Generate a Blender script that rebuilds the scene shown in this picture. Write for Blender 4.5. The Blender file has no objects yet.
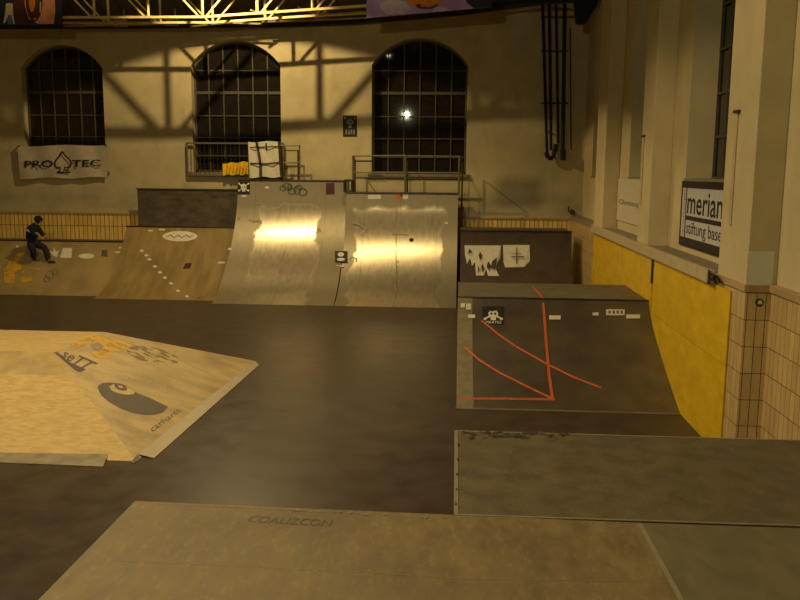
import bpy, bmesh, math, random
from math import sin, cos, pi, radians, atan2, sqrt
from mathutils import Vector, Matrix
random.seed(7)
S = bpy.context.scene
COL = S.collection

# ------------------------------------------------------------------ camera
F = 850.0
EYE = Vector((0, 0, 4.1))
_p, _y, _r = radians(8.56), radians(3.7), radians(0.5)
fw = Vector((-sin(_y)*cos(_p), cos(_y)*cos(_p), -sin(_p)))
rt0 = Vector((cos(_y), sin(_y), 0)); up0 = rt0.cross(fw)
rt = rt0*cos(_r) + up0*sin(_r); up = up0*cos(_r) - rt0*sin(_r)
cam = bpy.data.cameras.new('camera'); cam.sensor_width = 36; cam.lens = F/800*36
cam.clip_end = 200
co = bpy.data.objects.new('camera', cam); COL.objects.link(co)
M = Matrix((rt, up, -fw)).transposed().to_4x4(); M.translation = EYE
co.matrix_world = M
S.camera = co

# ------------------------------------------------------------------ world, light, exposure
w = bpy.data.worlds.new('world'); S.world = w; w.use_nodes = True
w.node_tree.nodes['Background'].inputs[0].default_value = (0.030, 0.025, 0.018, 1)
w.node_tree.nodes['Background'].inputs[1].default_value = 1.0
S.view_settings.view_transform = 'Standard'; S.view_settings.look = 'None'
S.view_settings.exposure = 0.12; S.view_settings.gamma = 1.0
S.view_settings.use_curve_mapping = False

WARM = (1.0, 0.76, 0.36); SOFT = (1.0, 0.80, 0.44); GREEN = (1.0, 0.93, 0.54)
def spot(name, loc, aim, power, size, col, rad=0.15, blend=0.15):
    l = bpy.data.lights.new(name, 'SPOT'); l.energy = power; l.spot_size = radians(size)
    l.spot_blend = blend; l.color = col; l.shadow_soft_size = rad
    o = bpy.data.objects.new(name, l); COL.objects.link(o); o.location = loc
    d = Vector(aim) - Vector(loc); o.rotation_euler = d.to_track_quat('-Z', 'Y').to_euler()
    return o
spot('hall_light_ramps', (-6.9, 25.45, 10.4), (-6.9, 25.6, 0), 1450, 138, WARM, 0.05, 0.10)
spot('hall_light_ramps_right', (-2.6, 24.6, 10.0), (-2.9, 24.6, 0), 560, 112, WARM, 0.12, 0.35)
spot('hall_light_funbox', (-9.0, 10.5, 9.6), (-8.6, 12.0, 0), 1900, 140, SOFT, 0.3, 0.4)
spot('hall_light_back', (-3.6, 0.0, 8.1), (-2.2, 5.0, 0), 1450, 160, GREEN, 0.09)
spot('hall_light_centre', (-3.9, 12.0, 10.4), (-3.9, 12.2, 0), 1300, 142, SOFT, 0.3, 0.2)
spot('added_truss_uplight', (-3.5, 13.0, 8.5), (-3.5, 27.0, 20.4), 1100, 80, WARM, 0.1, 0.3)  # uplight added only to brighten trusses and hanging banners, not a lamp of the hall
spot('added_truss_uplight_left', (-12.5, 13.0, 8.5), (-12.5, 27.0, 20.4), 1900, 80, WARM, 0.1, 0.3)  # second added uplight, brightens the left banner and truss end

# ------------------------------------------------------------------ pixel helpers (800x600 photograph -> points in the hall)
def ray(x, y): return fw + rt*((x-400)/F) + up*((300-y)/F)
def hit(x, y, ax, v):
    d = ray(x, y); return EYE + d*((v-EYE[ax])/d[ax])

# ------------------------------------------------------------------ materials
def mat(name, col, rough=0.7, metal=0.0, var=0.15, scale=6.0, bump=0.0, spec=0.3, stretch=(1,1,1), col2=None, lo=0.35, hi=0.65, rvar=0.0, emit=None):
    m = bpy.data.materials.new(name); m.use_nodes = True; nt = m.node_tree; N = nt.nodes; L = nt.links
    b = N['Principled BSDF']
    b.inputs['Roughness'].default_value = rough; b.inputs['Metallic'].default_value = metal
    b.inputs['Specular IOR Level'].default_value = spec
    g = N.new('ShaderNodeNewGeometry'); mp = N.new('ShaderNodeMapping'); L.new(g.outputs['Position'], mp.inputs[0])
    mp.inputs['Scale'].default_value = stretch
    n = N.new('ShaderNodeTexNoise'); n.inputs['Scale'].default_value = scale; n.inputs['Detail'].default_value = 6
    n.inputs['Roughness'].default_value = 0.6
    L.new(mp.outputs[0], n.inputs['Vector'])
    r = N.new('ShaderNodeValToRGB'); r.color_ramp.elements[0].position = lo; r.color_ramp.elements[1].position = hi
    c2 = col2 if col2 else tuple(c*(1-var) for c in col); c1 = col if col2 else tuple(min(1, c*(1+var)) for c in col)
    r.color_ramp.elements[0].color = (*c2, 1); r.color_ramp.elements[1].color = (*c1, 1)
    L.new(n.outputs['Fac'], r.inputs[0]); L.new(r.outputs[0], b.inputs['Base Color'])
    if rvar:
        mr = N.new('ShaderNodeMapRange'); mr.inputs[1].default_value = .3; mr.inputs[2].default_value = .7
        mr.inputs[3].default_value = rough-rvar; mr.inputs[4].default_value = rough+rvar
        L.new(n.outputs['Fac'], mr.inputs[0]); L.new(mr.outputs[0], b.inputs['Roughness'])
    if bump:
        bp = N.new('ShaderNodeBump'); bp.inputs['Strength'].default_value = bump; bp.inputs['Distance'].default_value = 0.02
        L.new(n.outputs['Fac'], bp.inputs['Height']); L.new(bp.outputs[0], b.inputs['Normal'])
    if emit:
        b.inputs['Emission Color'].default_value = (*emit[:3], 1); b.inputs['Emission Strength'].default_value = emit[3]
    m['out'] = 'x'
    return m
def base_socket(m):
    b = m.node_tree.nodes['Principled BSDF']; l = b.inputs['Base Color'].links[0]; return b, l.from_socket
def overlay(m, fac_socket, col):
    """mix a colour of its own over the base colour of m"""
    nt = m.node_tree; b, src = base_socket(m)
    mx = nt.nodes.new('ShaderNodeMix'); mx.data_type = 'RGBA'
    nt.links.new(fac_socket, mx.inputs[0]); nt.links.new(src, mx.inputs[6]); mx.inputs[7].default_value = (*col, 1)
    nt.links.new(mx.outputs[2], b.inputs['Base Color'])
def nmath(nt, op, a, b=None, clamp=False):
    n = nt.nodes.new('ShaderNodeMath'); n.operation = op; n.use_clamp = clamp
    for i, v in enumerate((a, b)):
        if v is None: continue
        if isinstance(v, (int, float)): n.inputs[i].default_value = v
        else: nt.links.new(v, n.inputs[i])
    return n.outputs[0]
def pos_xyz(nt):
    g = nt.nodes.new('ShaderNodeNewGeometry'); s = nt.nodes.new('ShaderNodeSeparateXYZ')
    nt.links.new(g.outputs['Position'], s.inputs[0]); return s.outputs
def soft_box(nt, v, a, b, e):
    """1 between a and b, soft edges of width e"""
    u = nmath(nt, 'DIVIDE', nmath(nt, 'SUBTRACT', v, a), e, True)
    d = nmath(nt, 'DIVIDE', nmath(nt, 'SUBTRACT', b, v), e, True)
    return nmath(nt, 'MULTIPLY', u, d)
def noise_socket(nt, scale, lo=.4, hi=.6, stretch=(1,1,1), detail=5):
    g = nt.nodes.new('ShaderNodeNewGeometry'); mp = nt.nodes.new('ShaderNodeMapping')
    mp.inputs['Scale'].default_value = stretch; nt.links.new(g.outputs['Position'], mp.inputs[0])
    n = nt.nodes.new('ShaderNodeTexNoise'); n.inputs['Scale'].default_value = scale; n.inputs['Detail'].default_value = detail
    nt.links.new(mp.outputs[0], n.inputs['Vector'])
    mr = nt.nodes.new('ShaderNodeMapRange'); mr.inputs[1].default_value = lo; mr.inputs[2].default_value = hi
    nt.links.new(n.outputs['Fac'], mr.inputs[0]); return mr.outputs[0]

PLASTER = (0.50, 0.41, 0.235)
m_far = mat('far_wall_plaster', PLASTER, 0.9, var=0.10, scale=1.2)
nt = m_far.node_tree; x, y, z = pos_xyz(nt)
f = nmath(nt, 'MULTIPLY', soft_box(nt, z, 2.4, 3.6, 0.45), noise_socket(nt, 0.8, .25, .75, (1, 1, 3)))
overlay(m_far, nmath(nt, 'MULTIPLY', f, 0.45), (0.17, 0.145, 0.10))            # grime band above the tiles
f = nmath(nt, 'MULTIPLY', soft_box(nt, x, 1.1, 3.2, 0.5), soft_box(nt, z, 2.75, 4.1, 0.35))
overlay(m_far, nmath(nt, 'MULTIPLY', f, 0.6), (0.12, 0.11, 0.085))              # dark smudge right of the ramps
overlay(m_far, nmath(nt, 'MULTIPLY', noise_socket(nt, 2.2, .55, .75, (1,1,.35)), 0.25), (0.2, 0.17, 0.11))
m_wall = mat('side_wall_plaster', (0.56, 0.45, 0.245), 0.85, var=0.07, scale=1.5)
overlay(m_wall, nmath(m_wall.node_tree, 'MULTIPLY', noise_socket(m_wall.node_tree, 1.3, .52, .8, (1,1,.3)), 0.35), (0.36, 0.29, 0.17))
m_wallhi = mat('side_wall_base_paint', (0.62, 0.60, 0.47), 0.6, var=0.05, scale=2)
m_dark = mat('dark_far_room', (0.012, 0.011, 0.009), 0.9)
m_ceil = mat('dark_roof_boards', (0.055, 0.045, 0.03), 0.9, var=0.3, scale=3, stretch=(6, .3, 1))
m_floor = mat('dark_brown_floor_coating', (0.058, 0.040, 0.027), 0.36, var=0.18, scale=2.0, spec=0.18, rvar=0.06, bump=0.02)
overlay(m_floor, nmath(m_floor.node_tree, 'MULTIPLY', noise_socket(m_floor.node_tree, 0.7, .5, .8), 0.35), (0.078, 0.056, 0.037))

def tile_mat(name, axis, c1, c2, tw, th, off=0.0, gro=(0.06, 0.045, 0.025), gw=0.012, z0=0.0, ghost=1.0):
    m = mat(name, c1, 0.35, var=0.1, scale=3.0, spec=0.5, stretch=(4, 4, .8), col2=c2)
    nt = m.node_tree; x, y, z = pos_xyz(nt)
    u = x if axis == 'x' else y
    def line(v, per, wid):
        fr = nmath(nt, 'FRACT', nmath(nt, 'DIVIDE', v, per))
        return nmath(nt, 'LESS_THAN', fr, wid/per)
    a = line(nmath(nt, 'ADD', u, 100*tw + off), tw, gw); b = line(nmath(nt, 'ADD', z, z0), th, gw)
    # every tile slightly different
    cell = nt.nodes.new('ShaderNodeTexWhiteNoise'); cell.noise_dimensions = '2D'
    cm = nt.nodes.new('ShaderNodeCombineXYZ')
    nt.links.new(nmath(nt, 'FLOOR', nmath(nt, 'DIVIDE', nmath(nt, 'ADD', u, 100*tw + off), tw)), cm.inputs[0])
    nt.links.new(nmath(nt, 'FLOOR', nmath(nt, 'DIVIDE', nmath(nt, 'ADD', z, z0), th)), cm.inputs[1])
    nt.links.new(cm.outputs[0], cell.inputs['Vector'])
    overlay(m, nmath(nt, 'MULTIPLY', cell.outputs['Value'], 0.45), tuple(v*0.62 for v in c2))
    overlay(m, nmath(nt, 'MULTIPLY', nmath(nt, 'MAXIMUM', a, b), ghost), gro)
    return m
m_tile_far = tile_mat('far_dado_tiles', 'x', (0.90, 0.60, 0.16), (0.75, 0.48, 0.12), 0.16, 0.5, gro=(0.16, 0.10, 0.04), gw=0.024, z0=0.43)
m_tile_side = tile_mat('side_dado_tiles_y', 'y', (0.66, 0.45, 0.19), (0.52, 0.345, 0.135), 0.155, 0.375, gw=0.010, z0=0.12)
m_tile_sidex = tile_mat('side_dado_tiles_x', 'x', (0.76, 0.53, 0.24), (0.62, 0.42, 0.18), 0.125, 0.375, off=0.01, gw=0.010, z0=0.12)
m_cap = mat('dado_cap_tile', (0.40, 0.27, 0.13), 0.4, var=.12)

m_ply = mat('birch_plywood', (0.60, 0.42, 0.17), 0.6, scale=5, stretch=(1, 3, 1), col2=(0.47, 0.31, 0.115), bump=0.05)
overlay(m_ply, nmath(m_ply.node_tree, 'MULTIPLY', noise_socket(m_ply.node_tree, 14, .5, .75, (1,2.5,1)), 0.3), (0.30, 0.20, 0.09))
m_plyg = mat('worn_grey_plywood', (0.42, 0.30, 0.14), 0.55, scale=2.2, col2=(0.25, 0.18, 0.095), bump=0.05, lo=.3, hi=.7)
overlay(m_plyg, nmath(m_plyg.node_tree, 'MULTIPLY', noise_socket(m_plyg.node_tree, 9, .5, .7, (2,1,1)), 0.35), (0.50, 0.36, 0.16))
m_brown = mat('brown_ramp_board', (0.30, 0.20, 0.070), 0.5, scale=1.4, col2=(0.20, 0.135, 0.05), stretch=(2.5, .6, .6))
m_bank = mat('bank_board', (0.34, 0.24, 0.095), 0.5, scale=1.0, col2=(0.24, 0.175, 0.075), stretch=(1.4, .8, .8))
m_mason = mat('dark_masonite', (0.085, 0.060, 0.034), 0.45, scale=1.5, col2=(0.060, 0.044, 0.027), rvar=.06, spec=.45)
nt = m_mason.node_tree; x, y, z = pos_xyz(nt)
f = nmath(nt, 'MULTIPLY', nmath(nt, 'DIVIDE', nmath(nt, 'SUBTRACT', x, 2.6), 1.3, True), noise_socket(nt, 1.6, .3, .65))
overlay(m_mason, nmath(nt, 'MULTIPLY', f, 0.7), (0.17, 0.12, 0.045))          # lighter towards the wall
m_black_ply = mat('dark_brown_panel', (0.066, 0.043, 0.024), 0.6, var=.2, scale=2)
m_back = mat('scuffed_backboard', (0.13, 0.10, 0.062), 0.75, col2=(0.050, 0.040, 0.027), scale=1.8, stretch=(1,1,2.5), lo=.3, hi=.7)
m_deck = mat('near_deck_board', (0.225, 0.145, 0.056), 0.6, scale=5, col2=(0.145, 0.094, 0.040), stretch=(2, .8, 1), rvar=.08, bump=.04, lo=.3, hi=.7)
overlay(m_deck, nmath(m_deck.node_tree, 'MULTIPLY', noise_socket(m_deck.node_tree, 45, .55, .75, (1, .35, 1)), 0.5), (0.29, 0.21, 0.105))
overlay(m_deck, nmath(m_deck.node_tree, 'MULTIPLY', noise_socket(m_deck.node_tree, 1.3, .5, .75), 0.35), (0.085, 0.062, 0.036))
m_deck2 = mat('near_table_board', (0.150, 0.103, 0.046), 0.6, scale=6, col2=(0.090, 0.064, 0.032), rvar=.08, bump=.04, lo=.3, hi=.7)
overlay(m_deck2, nmath(m_deck2.node_tree, 'MULTIPLY', noise_socket(m_deck2.node_tree, 42, .55, .75, (1.6, .5, 1)), 0.4), (0.20, 0.148, 0.080))
m_pale = mat('pale_wood_edge', (0.24, 0.19, 0.10), 0.6, var=.15, scale=8)
m_scuff = mat('dark_scuff', (0.035, 0.026, 0.018), 0.7)
m_greydeck = mat('grey_worn_deck', (0.16, 0.125, 0.070), 0.6, col2=(0.11, 0.088, 0.052), scale=3)
m_yellow = mat('yellow_painted_plywood', (0.72, 0.45, 0.010), 0.5, scale=2.2, col2=(0.54, 0.33, 0.008), stretch=(1, 1, 2), lo=.3, hi=.7)
overlay(m_yellow, nmath(m_yellow.node_tree, 'MULTIPLY', noise_socket(m_yellow.node_tree, 7, .55, .8, (1,1,3)), 0.3), (0.28, 0.18, 0.02))
m_coping = mat('steel_coping', (0.10, 0.085, 0.065), 0.35, 0.9)
m_alu = mat('aluminium_plate', (0.36, 0.30, 0.20), 0.5, 0.55, var=.12, scale=5, rvar=.08)
m_rail = mat('grey_rail_paint', (0.17, 0.14, 0.085), 0.5, 0.3)
m_railD = mat('dark_rail_paint', (0.06, 0.05, 0.035), 0.5, 0.3)
m_frame = mat('window_bars_paint', (0.085, 0.072, 0.047), 0.6)
m_pipe = mat('black_pipe', (0.012, 0.010, 0.010), 0.5)
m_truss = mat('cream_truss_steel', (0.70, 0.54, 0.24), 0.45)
m_trussd = mat('shaded_steel_bracing', (0.40, 0.31, 0.14), 0.5)  # truss cream darkened: shade on the bracing is put into its colour
m_sill = mat('stone_sill', (0.22, 0.18, 0.11), 0.8)
m_ledge = mat('ledge_board', (0.47, 0.37, 0.21), 0.6, var=.1)
m_white = mat('white_print', (0.62, 0.56, 0.43), 0.6, var=.08, scale=9)
m_cloth = mat('grey_white_cloth', (0.50, 0.42, 0.32), 0.85, var=.08, scale=4)
m_ink = mat('black_ink', (0.018, 0.014, 0.012), 0.6)
m_orange = mat('orange_tape', (0.50, 0.105, 0.028), 0.5, var=.15, scale=10)
m_red = mat('dark_red_print', (0.07, 0.016, 0.012), 0.6)
m_green = mat('dark_green_paint', (0.045, 0.07, 0.035), 0.6, var=.5, scale=30)
m_ypaint = mat('yellow_spray_paint', (0.62, 0.34, 0.02), 0.6, col2=(0.40, 0.25, 0.05), scale=7)
m_ysign = mat('yellow_cloth_print', (0.75, 0.50, 0.01), 0.7)
m_greyp = mat('grey_brown_paint', (0.105, 0.082, 0.058), 0.6, var=.1)
m_greysm = mat('grey_scuff_paint', (0.14, 0.115, 0.085), 0.7, var=.3, scale=40)
m_metsm = mat('dulled_steel_mark', (0.27, 0.225, 0.15), 0.6, 0.4, var=.2, scale=20)
m_glass = mat('black_window_glass', (0.016, 0.013, 0.010), 0.03, spec=0.5)
m_skin = mat('skin', (0.36, 0.20, 0.11), 0.6)
m_jack = mat('black_jacket_cloth', (0.012, 0.010, 0.013), 0.9)
m_jean = mat('dark_trouser_cloth', (0.016, 0.014, 0.020), 0.9)
m_shoe = mat('dark_shoe', (0.030, 0.028, 0.032), 0.7)
m_lilac = mat('lilac_print', (0.60, 0.38, 0.85), 0.6, col2=(0.45, 0.28, 0.72), scale=2)
m_lilac2 = mat('pale_lilac_print', (0.72, 0.58, 0.85), 0.6)
m_navy = mat('navy_print', (0.030, 0.030, 0.060), 0.6)
m_oprint = mat('orange_print', (0.80, 0.26, 0.03), 0.6)
m_coral = mat('coral_print', (0.95, 0.36, 0.24), 0.6, var=.2, scale=5)
m_maroon = mat('maroon_print', (0.12, 0.03, 0.03), 0.6)
m_cream = mat('cream_print', (0.85, 0.72, 0.50), 0.6)
m_blue = mat('blue_print', (0.12, 0.18, 0.60), 0.6)
m_lampbody = mat('lamp_housing', (0.2, 0.2, 0.2), 0.4, 0.8)
m_bulbg = mat('green_lit_bulb', (1, 1, 1), emit=(0.45, 1.0, 0.15, 5))
m_bulbw = mat('white_lit_bulb', (1, 1, 1), emit=(1.0, 0.85, 0.55, 30))

# steel sheet: bare polished middle, duller painted margins with a ragged border
ANISO = 0.75
def steel(name, x0, x1, ml, mr_):
    m = mat(name, (0.56, 0.475, 0.33), 0.36, 0.92, var=0.10, scale=3, stretch=(3, 1, 1))
    nt = m.node_tree; L = nt.links; b = nt.nodes['Principled BSDF']; x, y, z = pos_xyz(nt)
    nz = noise_socket(nt, 1.6, .2, .8); xx = nmath(nt, 'ADD', x, nmath(nt, 'MULTIPLY', nmath(nt, 'SUBTRACT', nz, .5), 0.55))
    mid = soft_box(nt, xx, x0+ml, x1-mr_, 0.10)
    zt = nmath(nt, 'DIVIDE', nmath(nt, 'SUBTRACT', 3.15, nmath(nt, 'ADD', z, nmath(nt, 'MULTIPLY', nz, .35))), 0.15, True)
    mid = nmath(nt, 'MULTIPLY', mid, zt)
    edge = nmath(nt, 'SUBTRACT', 1.0, mid)
    overlay(m, nmath(nt, 'MULTIPLY', edge, 0.8), (0.235, 0.195, 0.125))
    # sheet joints
    j = nmath(nt, 'LESS_THAN', nmath(nt, 'FRACT', nmath(nt, 'DIVIDE', nmath(nt, 'SUBTRACT', x, x0+0.62), 1.22)), 0.012)
    overlay(m, nmath(nt, 'MULTIPLY', j, 0.4), (0.10, 0.08, 0.05))
    ro = nmath(nt, 'ADD', nmath(nt, 'MULTIPLY', mid, -0.20), nmath(nt, 'ADD', 0.50, nmath(nt, 'MULTIPLY', noise_socket(nt, 4, .3, .7, (3, 1, 1)), 0.05)))
    L.new(ro, b.inputs['Roughness'])
    tg = nt.nodes.new('ShaderNodeCombineXYZ'); tg.inputs[0].default_value = 1.0; L.new(tg.outputs[0], b.inputs['Tangent']); b.inputs['Anisotropic'].default_value = ANISO
    me = nmath(nt, 'ADD', nmath(nt, 'MULTIPLY', mid, 0.22), 0.52); L.new(me, b.inputs['Metallic'])
    return m

# ------------------------------------------------------------------ mesh helpers
def link(name, me, m=None, parent=None):
    o = bpy.data.objects.new(name, me); COL.objects.link(o)
    if m is not None:
        for mm in (m if isinstance(m, (list, tuple)) else [m]): me.materials.append(mm)
    if parent: o.parent = parent
    return o
def tag(o, label=None, cat=None, group=None, kind=None):
    if label: o['label'] = label
    if cat: o['category'] = cat
    if group: o['group'] = group
    if kind: o['kind'] = kind
    return o
def ragged(m, scale, lo, hi, stretch=(1,1,1)):
    nt = m.node_tree; nt.links.new(noise_socket(nt, scale, lo, hi, stretch), nt.nodes['Principled BSDF'].inputs['Alpha']); return m
class MB:
    def __init__(s): s.v = []; s.f = []; s.mi = []; s.smooth = False
    def add(s, vs, fs, mi=0):
        k = len(s.v); s.v += [tuple(v) for v in vs]; s.f += [tuple(i+k for i in f_) for f_ in fs]; s.mi += [mi]*len(fs); return s
    def box(s, x0, x1, y0, y1, z0, z1, mi=0):
        vs = [(x, y, z) for x in (x0, x1) for y in (y0, y1) for z in (z0, z1)]
        return s.add(vs, [(0,1,3,2), (4,6,7,5), (0,4,5,1), (2,3,7,6), (0,2,6,4), (1,5,7,3)], mi)
    def slab(s, pts, th, mi=0):
        """closed slab: outline pts on top, thickness th straight down (or vector)"""
        d = Vector((0, 0, -th)) if not isinstance(th, Vector) else th
        n = len(pts); a = [Vector(p) for p in pts]; b = [p+d for p in a]
        fs = [tuple(range(n)), tuple(reversed(range(n, 2*n)))] + [(i, i+n, (i+1) % n+n, (i+1) % n) for i in range(n)]
        return s.add(a+b, fs, mi)
    def bar(s, p, q, r, n=8, mi=0, square=False):
        p, q = Vector(p), Vector(q); d = (q-p).normalized()
        a = d.orthogonal().normalized() if abs(d.z) > .99 else d.cross(Vector((0, 0, 1))).normalized()
        b = d.cross(a)
        if square: n = 4
        off = pi/4 if square else 0
        rr = r*(sqrt(2) if square else 1)
        ring = [a*cos(2*pi*i/n+off)*rr + b*sin(2*pi*i/n+off)*rr for i in range(n)]
        vs = [p+c for c in ring] + [q+c for c in ring]
        fs = [(i, (i+1) % n, (i+1) % n+n, i+n) for i in range(n)] + [tuple(reversed(range(n))), tuple(range(n, 2*n))]
        return s.add(vs, fs, mi)
    def path(s, pts, r, n=8, mi=0):
        for a, b in zip(pts, pts[1:]): s.bar(a, b, r, n, mi)
        return s
    def build(s, name, m, parent=None, bevel=0):
        me = bpy.data.meshes.new(name); me.from_pydata(s.v, [], s.f); 
        for p, i in zip(me.polygons, s.mi): p.material_index = i; p.use_smooth = s.smooth
        bm = bmesh.new(); bm.from_mesh(me); bmesh.ops.recalc_face_normals(bm, faces=bm.faces); bm.to_mesh(bm_me := me); bm.free()
        o = link(name, me, m, parent)
        if bevel:
            b = o.modifiers.new('bevel', 'BEVEL'); b.width = bevel; b.segments = 2; b.limit_method = 'ANGLE'
        return o
def root(name, loc=(0, 0, 0)):
    o = bpy.data.objects.new(name, None); COL.objects.link(o); o.location = loc; o.empty_display_size = .1
    return o
def adopt(r, *ch):
    """parent keeping world placement"""
    for c in ch:
        c.parent = r; c.matrix_parent_inverse = Matrix.Translation(r.location).inverted()
class Thing:
    """an Empty at the base of a thing; parts are built in hall coordinates and parented to it"""
    def __init__(s, name, loc, label, cat, group=None):
        s.e = root(name, loc); tag(s.e, label, cat, group)
    def parts(s, mb, name, m, label=None):
        """every separate piece of mb becomes a part of its own"""
        par = list(range(len(mb.v)))
        def fd(i):
            while par[i] != i: par[i] = par[par[i]]; i = par[i]
            return i
        for f_ in mb.f:
            for k in f_[1:]: par[fd(k)] = fd(f_[0])
        isl = {}
        for f_ in mb.f: isl.setdefault(fd(f_[0]), []).append(f_)
        for fs in isl.values():
            ids = sorted({i for f_ in fs for i in f_}); mp = {a: b for b, a in enumerate(ids)}
            q = MB(); q.add([mb.v[i] for i in ids], [tuple(mp[i] for i in f_) for f_ in fs]); s.part(q, name, m, label)
    def part(s, mb, name, m, label=None, parent=None, bevel=0):
        o = mb.build(name, m, None, bevel)
        if parent is None:
            o.parent = s.e; o.matrix_parent_inverse = Matrix.Translation(s.e.location).inverted()
        else:
            o.parent = parent; o.matrix_parent_inverse = (parent.matrix_parent_inverse.inverted() @ Matrix.Identity(4)) @ Matrix.Identity(4) if False else Matrix.Identity(4)
        if label: o['label'] = label
        return o

# surfaces that pixels are dropped onto
class Ramp:
    def __init__(s, prof): s.p = prof      # list of (y, z), foot first
    def __call__(s, px, py, off=0.006):
        d = ray(px, py); best = None
        for (y0, z0), (y1, z1) in zip(s.p, s.p[1:]):
            n = Vector((0, -(z1-z0), (y1-y0))).normalized()
            den = d.dot(n)
            if abs(den) < 1e-9: continue
            t = (Vector((0, y0, z0))-EYE).dot(n)/den
            P = EYE+d*t
            u = ((P.y-y0)*(y1-y0)+(P.z-z0)*(z1-z0))/((y1-y0)**2+(z1-z0)**2)
            if -0.02 <= u <= 1.02 and (best is None or t < best[0]): best = (t, P+n*off)
        if best is None:
            y0, z0 = s.p[0] if py > 250 else s.p[-1]
            return hit(px, py, 2, z0)
        return best[1]
class Plane:
    def __init__(s, p, n): s.o = Vector(p); s.n = Vector(n).normalized()
    def __call__(s, px, py, off=0.006):
        d = ray(px, py); t = (s.o-EYE).dot(s.n)/d.dot(s.n); return EYE+d*t+s.n*off
def quad(mb, surf, c, nx=2, ny=2, off=0.006, mi=0):
    """c: four pixel corners (bl, br, tr, tl)"""
    vs = []
    for j in range(ny+1):
        for i in range(nx+1):
            u, v = i/nx, j/ny
            x = (c[0][0]*(1-u)+c[1][0]*u)*(1-v)+(c[3][0]*(1-u)+c[2][0]*u)*v
            y = (c[0][1]*(1-u)+c[1][1]*u)*(1-v)+(c[3][1]*(1-u)+c[2][1]*u)*v
            vs.append(surf(x, y, off))
    mb.add(vs, [(j*(nx+1)+i, j*(nx+1)+i+1, (j+1)*(nx+1)+i+1, (j+1)*(nx+1)+i) for j in range(ny) for i in range(nx)], mi)
    return mb
def rectq(x0, y0, x1, y1): return [(x0, y1), (x1, y1), (x1, y0), (x0, y0)]
def poly(mb, surf, pts, off=0.006, mi=0):
    k = [surf(x, y, off) for x, y in pts]; mb.add(k, [tuple(range(len(k)))], mi); return mb
def strokes(mb, surf, pts, w, off=0.006, mi=0, n=4):
    """ribbon along pixel polyline, width w in metres"""
    P = []
    for a, b in zip(pts, pts[1:]):
        for i in range(n): P.append(surf(a[0]+(b[0]-a[0])*i/n, a[1]+(b[1]-a[1])*i/n, off))
    P.append(surf(*pts[-1], off)); L_ = []; R_ = []
    for i, p in enumerate(P):
        q = P[min(i+1, len(P)-1)]-P[max(i-1, 0)]
        if isinstance(surf, Plane): nn = surf.n
        else:
            nn = Vector((0, -1, 1))
        s_ = q.cross(nn).normalized()*w/2
        L_.append(p+s_); R_.append(p-s_)
    k = len(P); mb.add(L_+R_, [(i, i+1, k+i+1, k+i) for i in range(k-1)], mi); return mb
def text_mesh(s, bold=0.0, shear=0.0):
    cu = bpy.data.curves.new('t', 'FONT'); cu.body = s; cu.offset = bold; cu.shear = shear; cu.resolution_u = 3
    o = bpy.data.objects.new('t', cu); COL.objects.link(o)
    dg = bpy.context.evaluated_depsgraph_get(); me = bpy.data.meshes.new_from_object(o.evaluated_get(dg))
    bpy.data.objects.remove(o); bpy.data.curves.remove(cu)
    vs = [v.co.copy() for v in me.vertices]; fs = [tuple(p.vertices) for p in me.polygons]; bpy.data.meshes.remove(me)
    x0 = min(v.x for v in vs); x1 = max(v.x for v in vs); y0 = min(v.y for v in vs); y1 = max(v.y for v in vs)
    return [((v.x-x0)/(x1-x0), (v.y-y0)/(y1-y0)) for v in vs], fs
def text(mb, surf, s, c, off=0.008, bold=0.0, mi=0, shear=0.0):
    uv, fs = text_mesh(s, bold, shear); vs = []
    for u, v in uv:
        x = (c[0][0]*(1-u)+c[1][0]*u)*(1-v)+(c[3][0]*(1-u)+c[2][0]*u)*v
        y = (c[0][1]*(1-u)+c[1][1]*u)*(1-v)+(c[3][1]*(1-u)+c[2][1]*u)*v
        vs.append(surf(x, y, off))
    mb.add(vs, fs, mi); return mb
def ell(cx, cy, rx, ry, n=18, rot=0): return [(cx+rx*cos(2*pi*i/n)*cos(rot)-ry*sin(2*pi*i/n)*sin(rot), cy+rx*cos(2*pi*i/n)*sin(rot)+ry*sin(2*pi*i/n)*cos(rot)) for i in range(n)]
def struct(mb, name, m, bevel=0): return tag(mb.build(name, m, None, bevel), kind='structure')

# ================================================================== THE HALL
WX = 3.965      # dado face of the right wall
FY = 30.0      # far wall
struct(MB().box(-20, 8, -6, 31, -0.2, 0), 'floor', m_floor)

# far wall with three arched openings (segmental heads)
WIN = [(-15.45, -12.5, 4.04, 7.62, 8.42), (-9.33, -6.17, 4.04, 7.72, 8.55), (-2.98, 0.32, 4.04, 7.74, 8.63)]
def head(wn, x):
    x0, x1, zs, sp, tp = wn; h = (x1-x0)/2; r_ = tp-sp; R = (h*h+r_*r_)/(2*r_); c = (x0+x1)/2
    return tp-R+sqrt(max(0, R*R-(x-c)**2))
TH = 0.42
mb = MB(); X = -20.0
for wn in WIN:
    x0, x1, zs, sp, tp = wn
    mb.box(X, x0, FY, FY+TH+.5, 0, 12); mb.box(x0, x1, FY, FY+TH+.5, 0, zs)
    n = 20
    for i in range(n):
        a = x0+(x1-x0)*i/n; b = x0+(x1-x0)*(i+1)/n; ha, hb = head(wn, a), head(wn, b)
        vs = [(a, FY, ha), (b, FY, hb), (b, FY, 12), (a, FY, 12), (a, FY+TH+.5, ha), (b, FY+TH+.5, hb), (b, FY+TH+.5, 12), (a, FY+TH+.5, 12)]
        mb.add(vs, [(0, 1, 2, 3), (7, 6, 5, 4), (0, 4, 5, 1), (3, 2, 6, 7)])
    X = x1
mb.box(X, 8, FY, FY+TH+.5, 0, 12)
struct(mb, 'wall_far', m_far)
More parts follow.
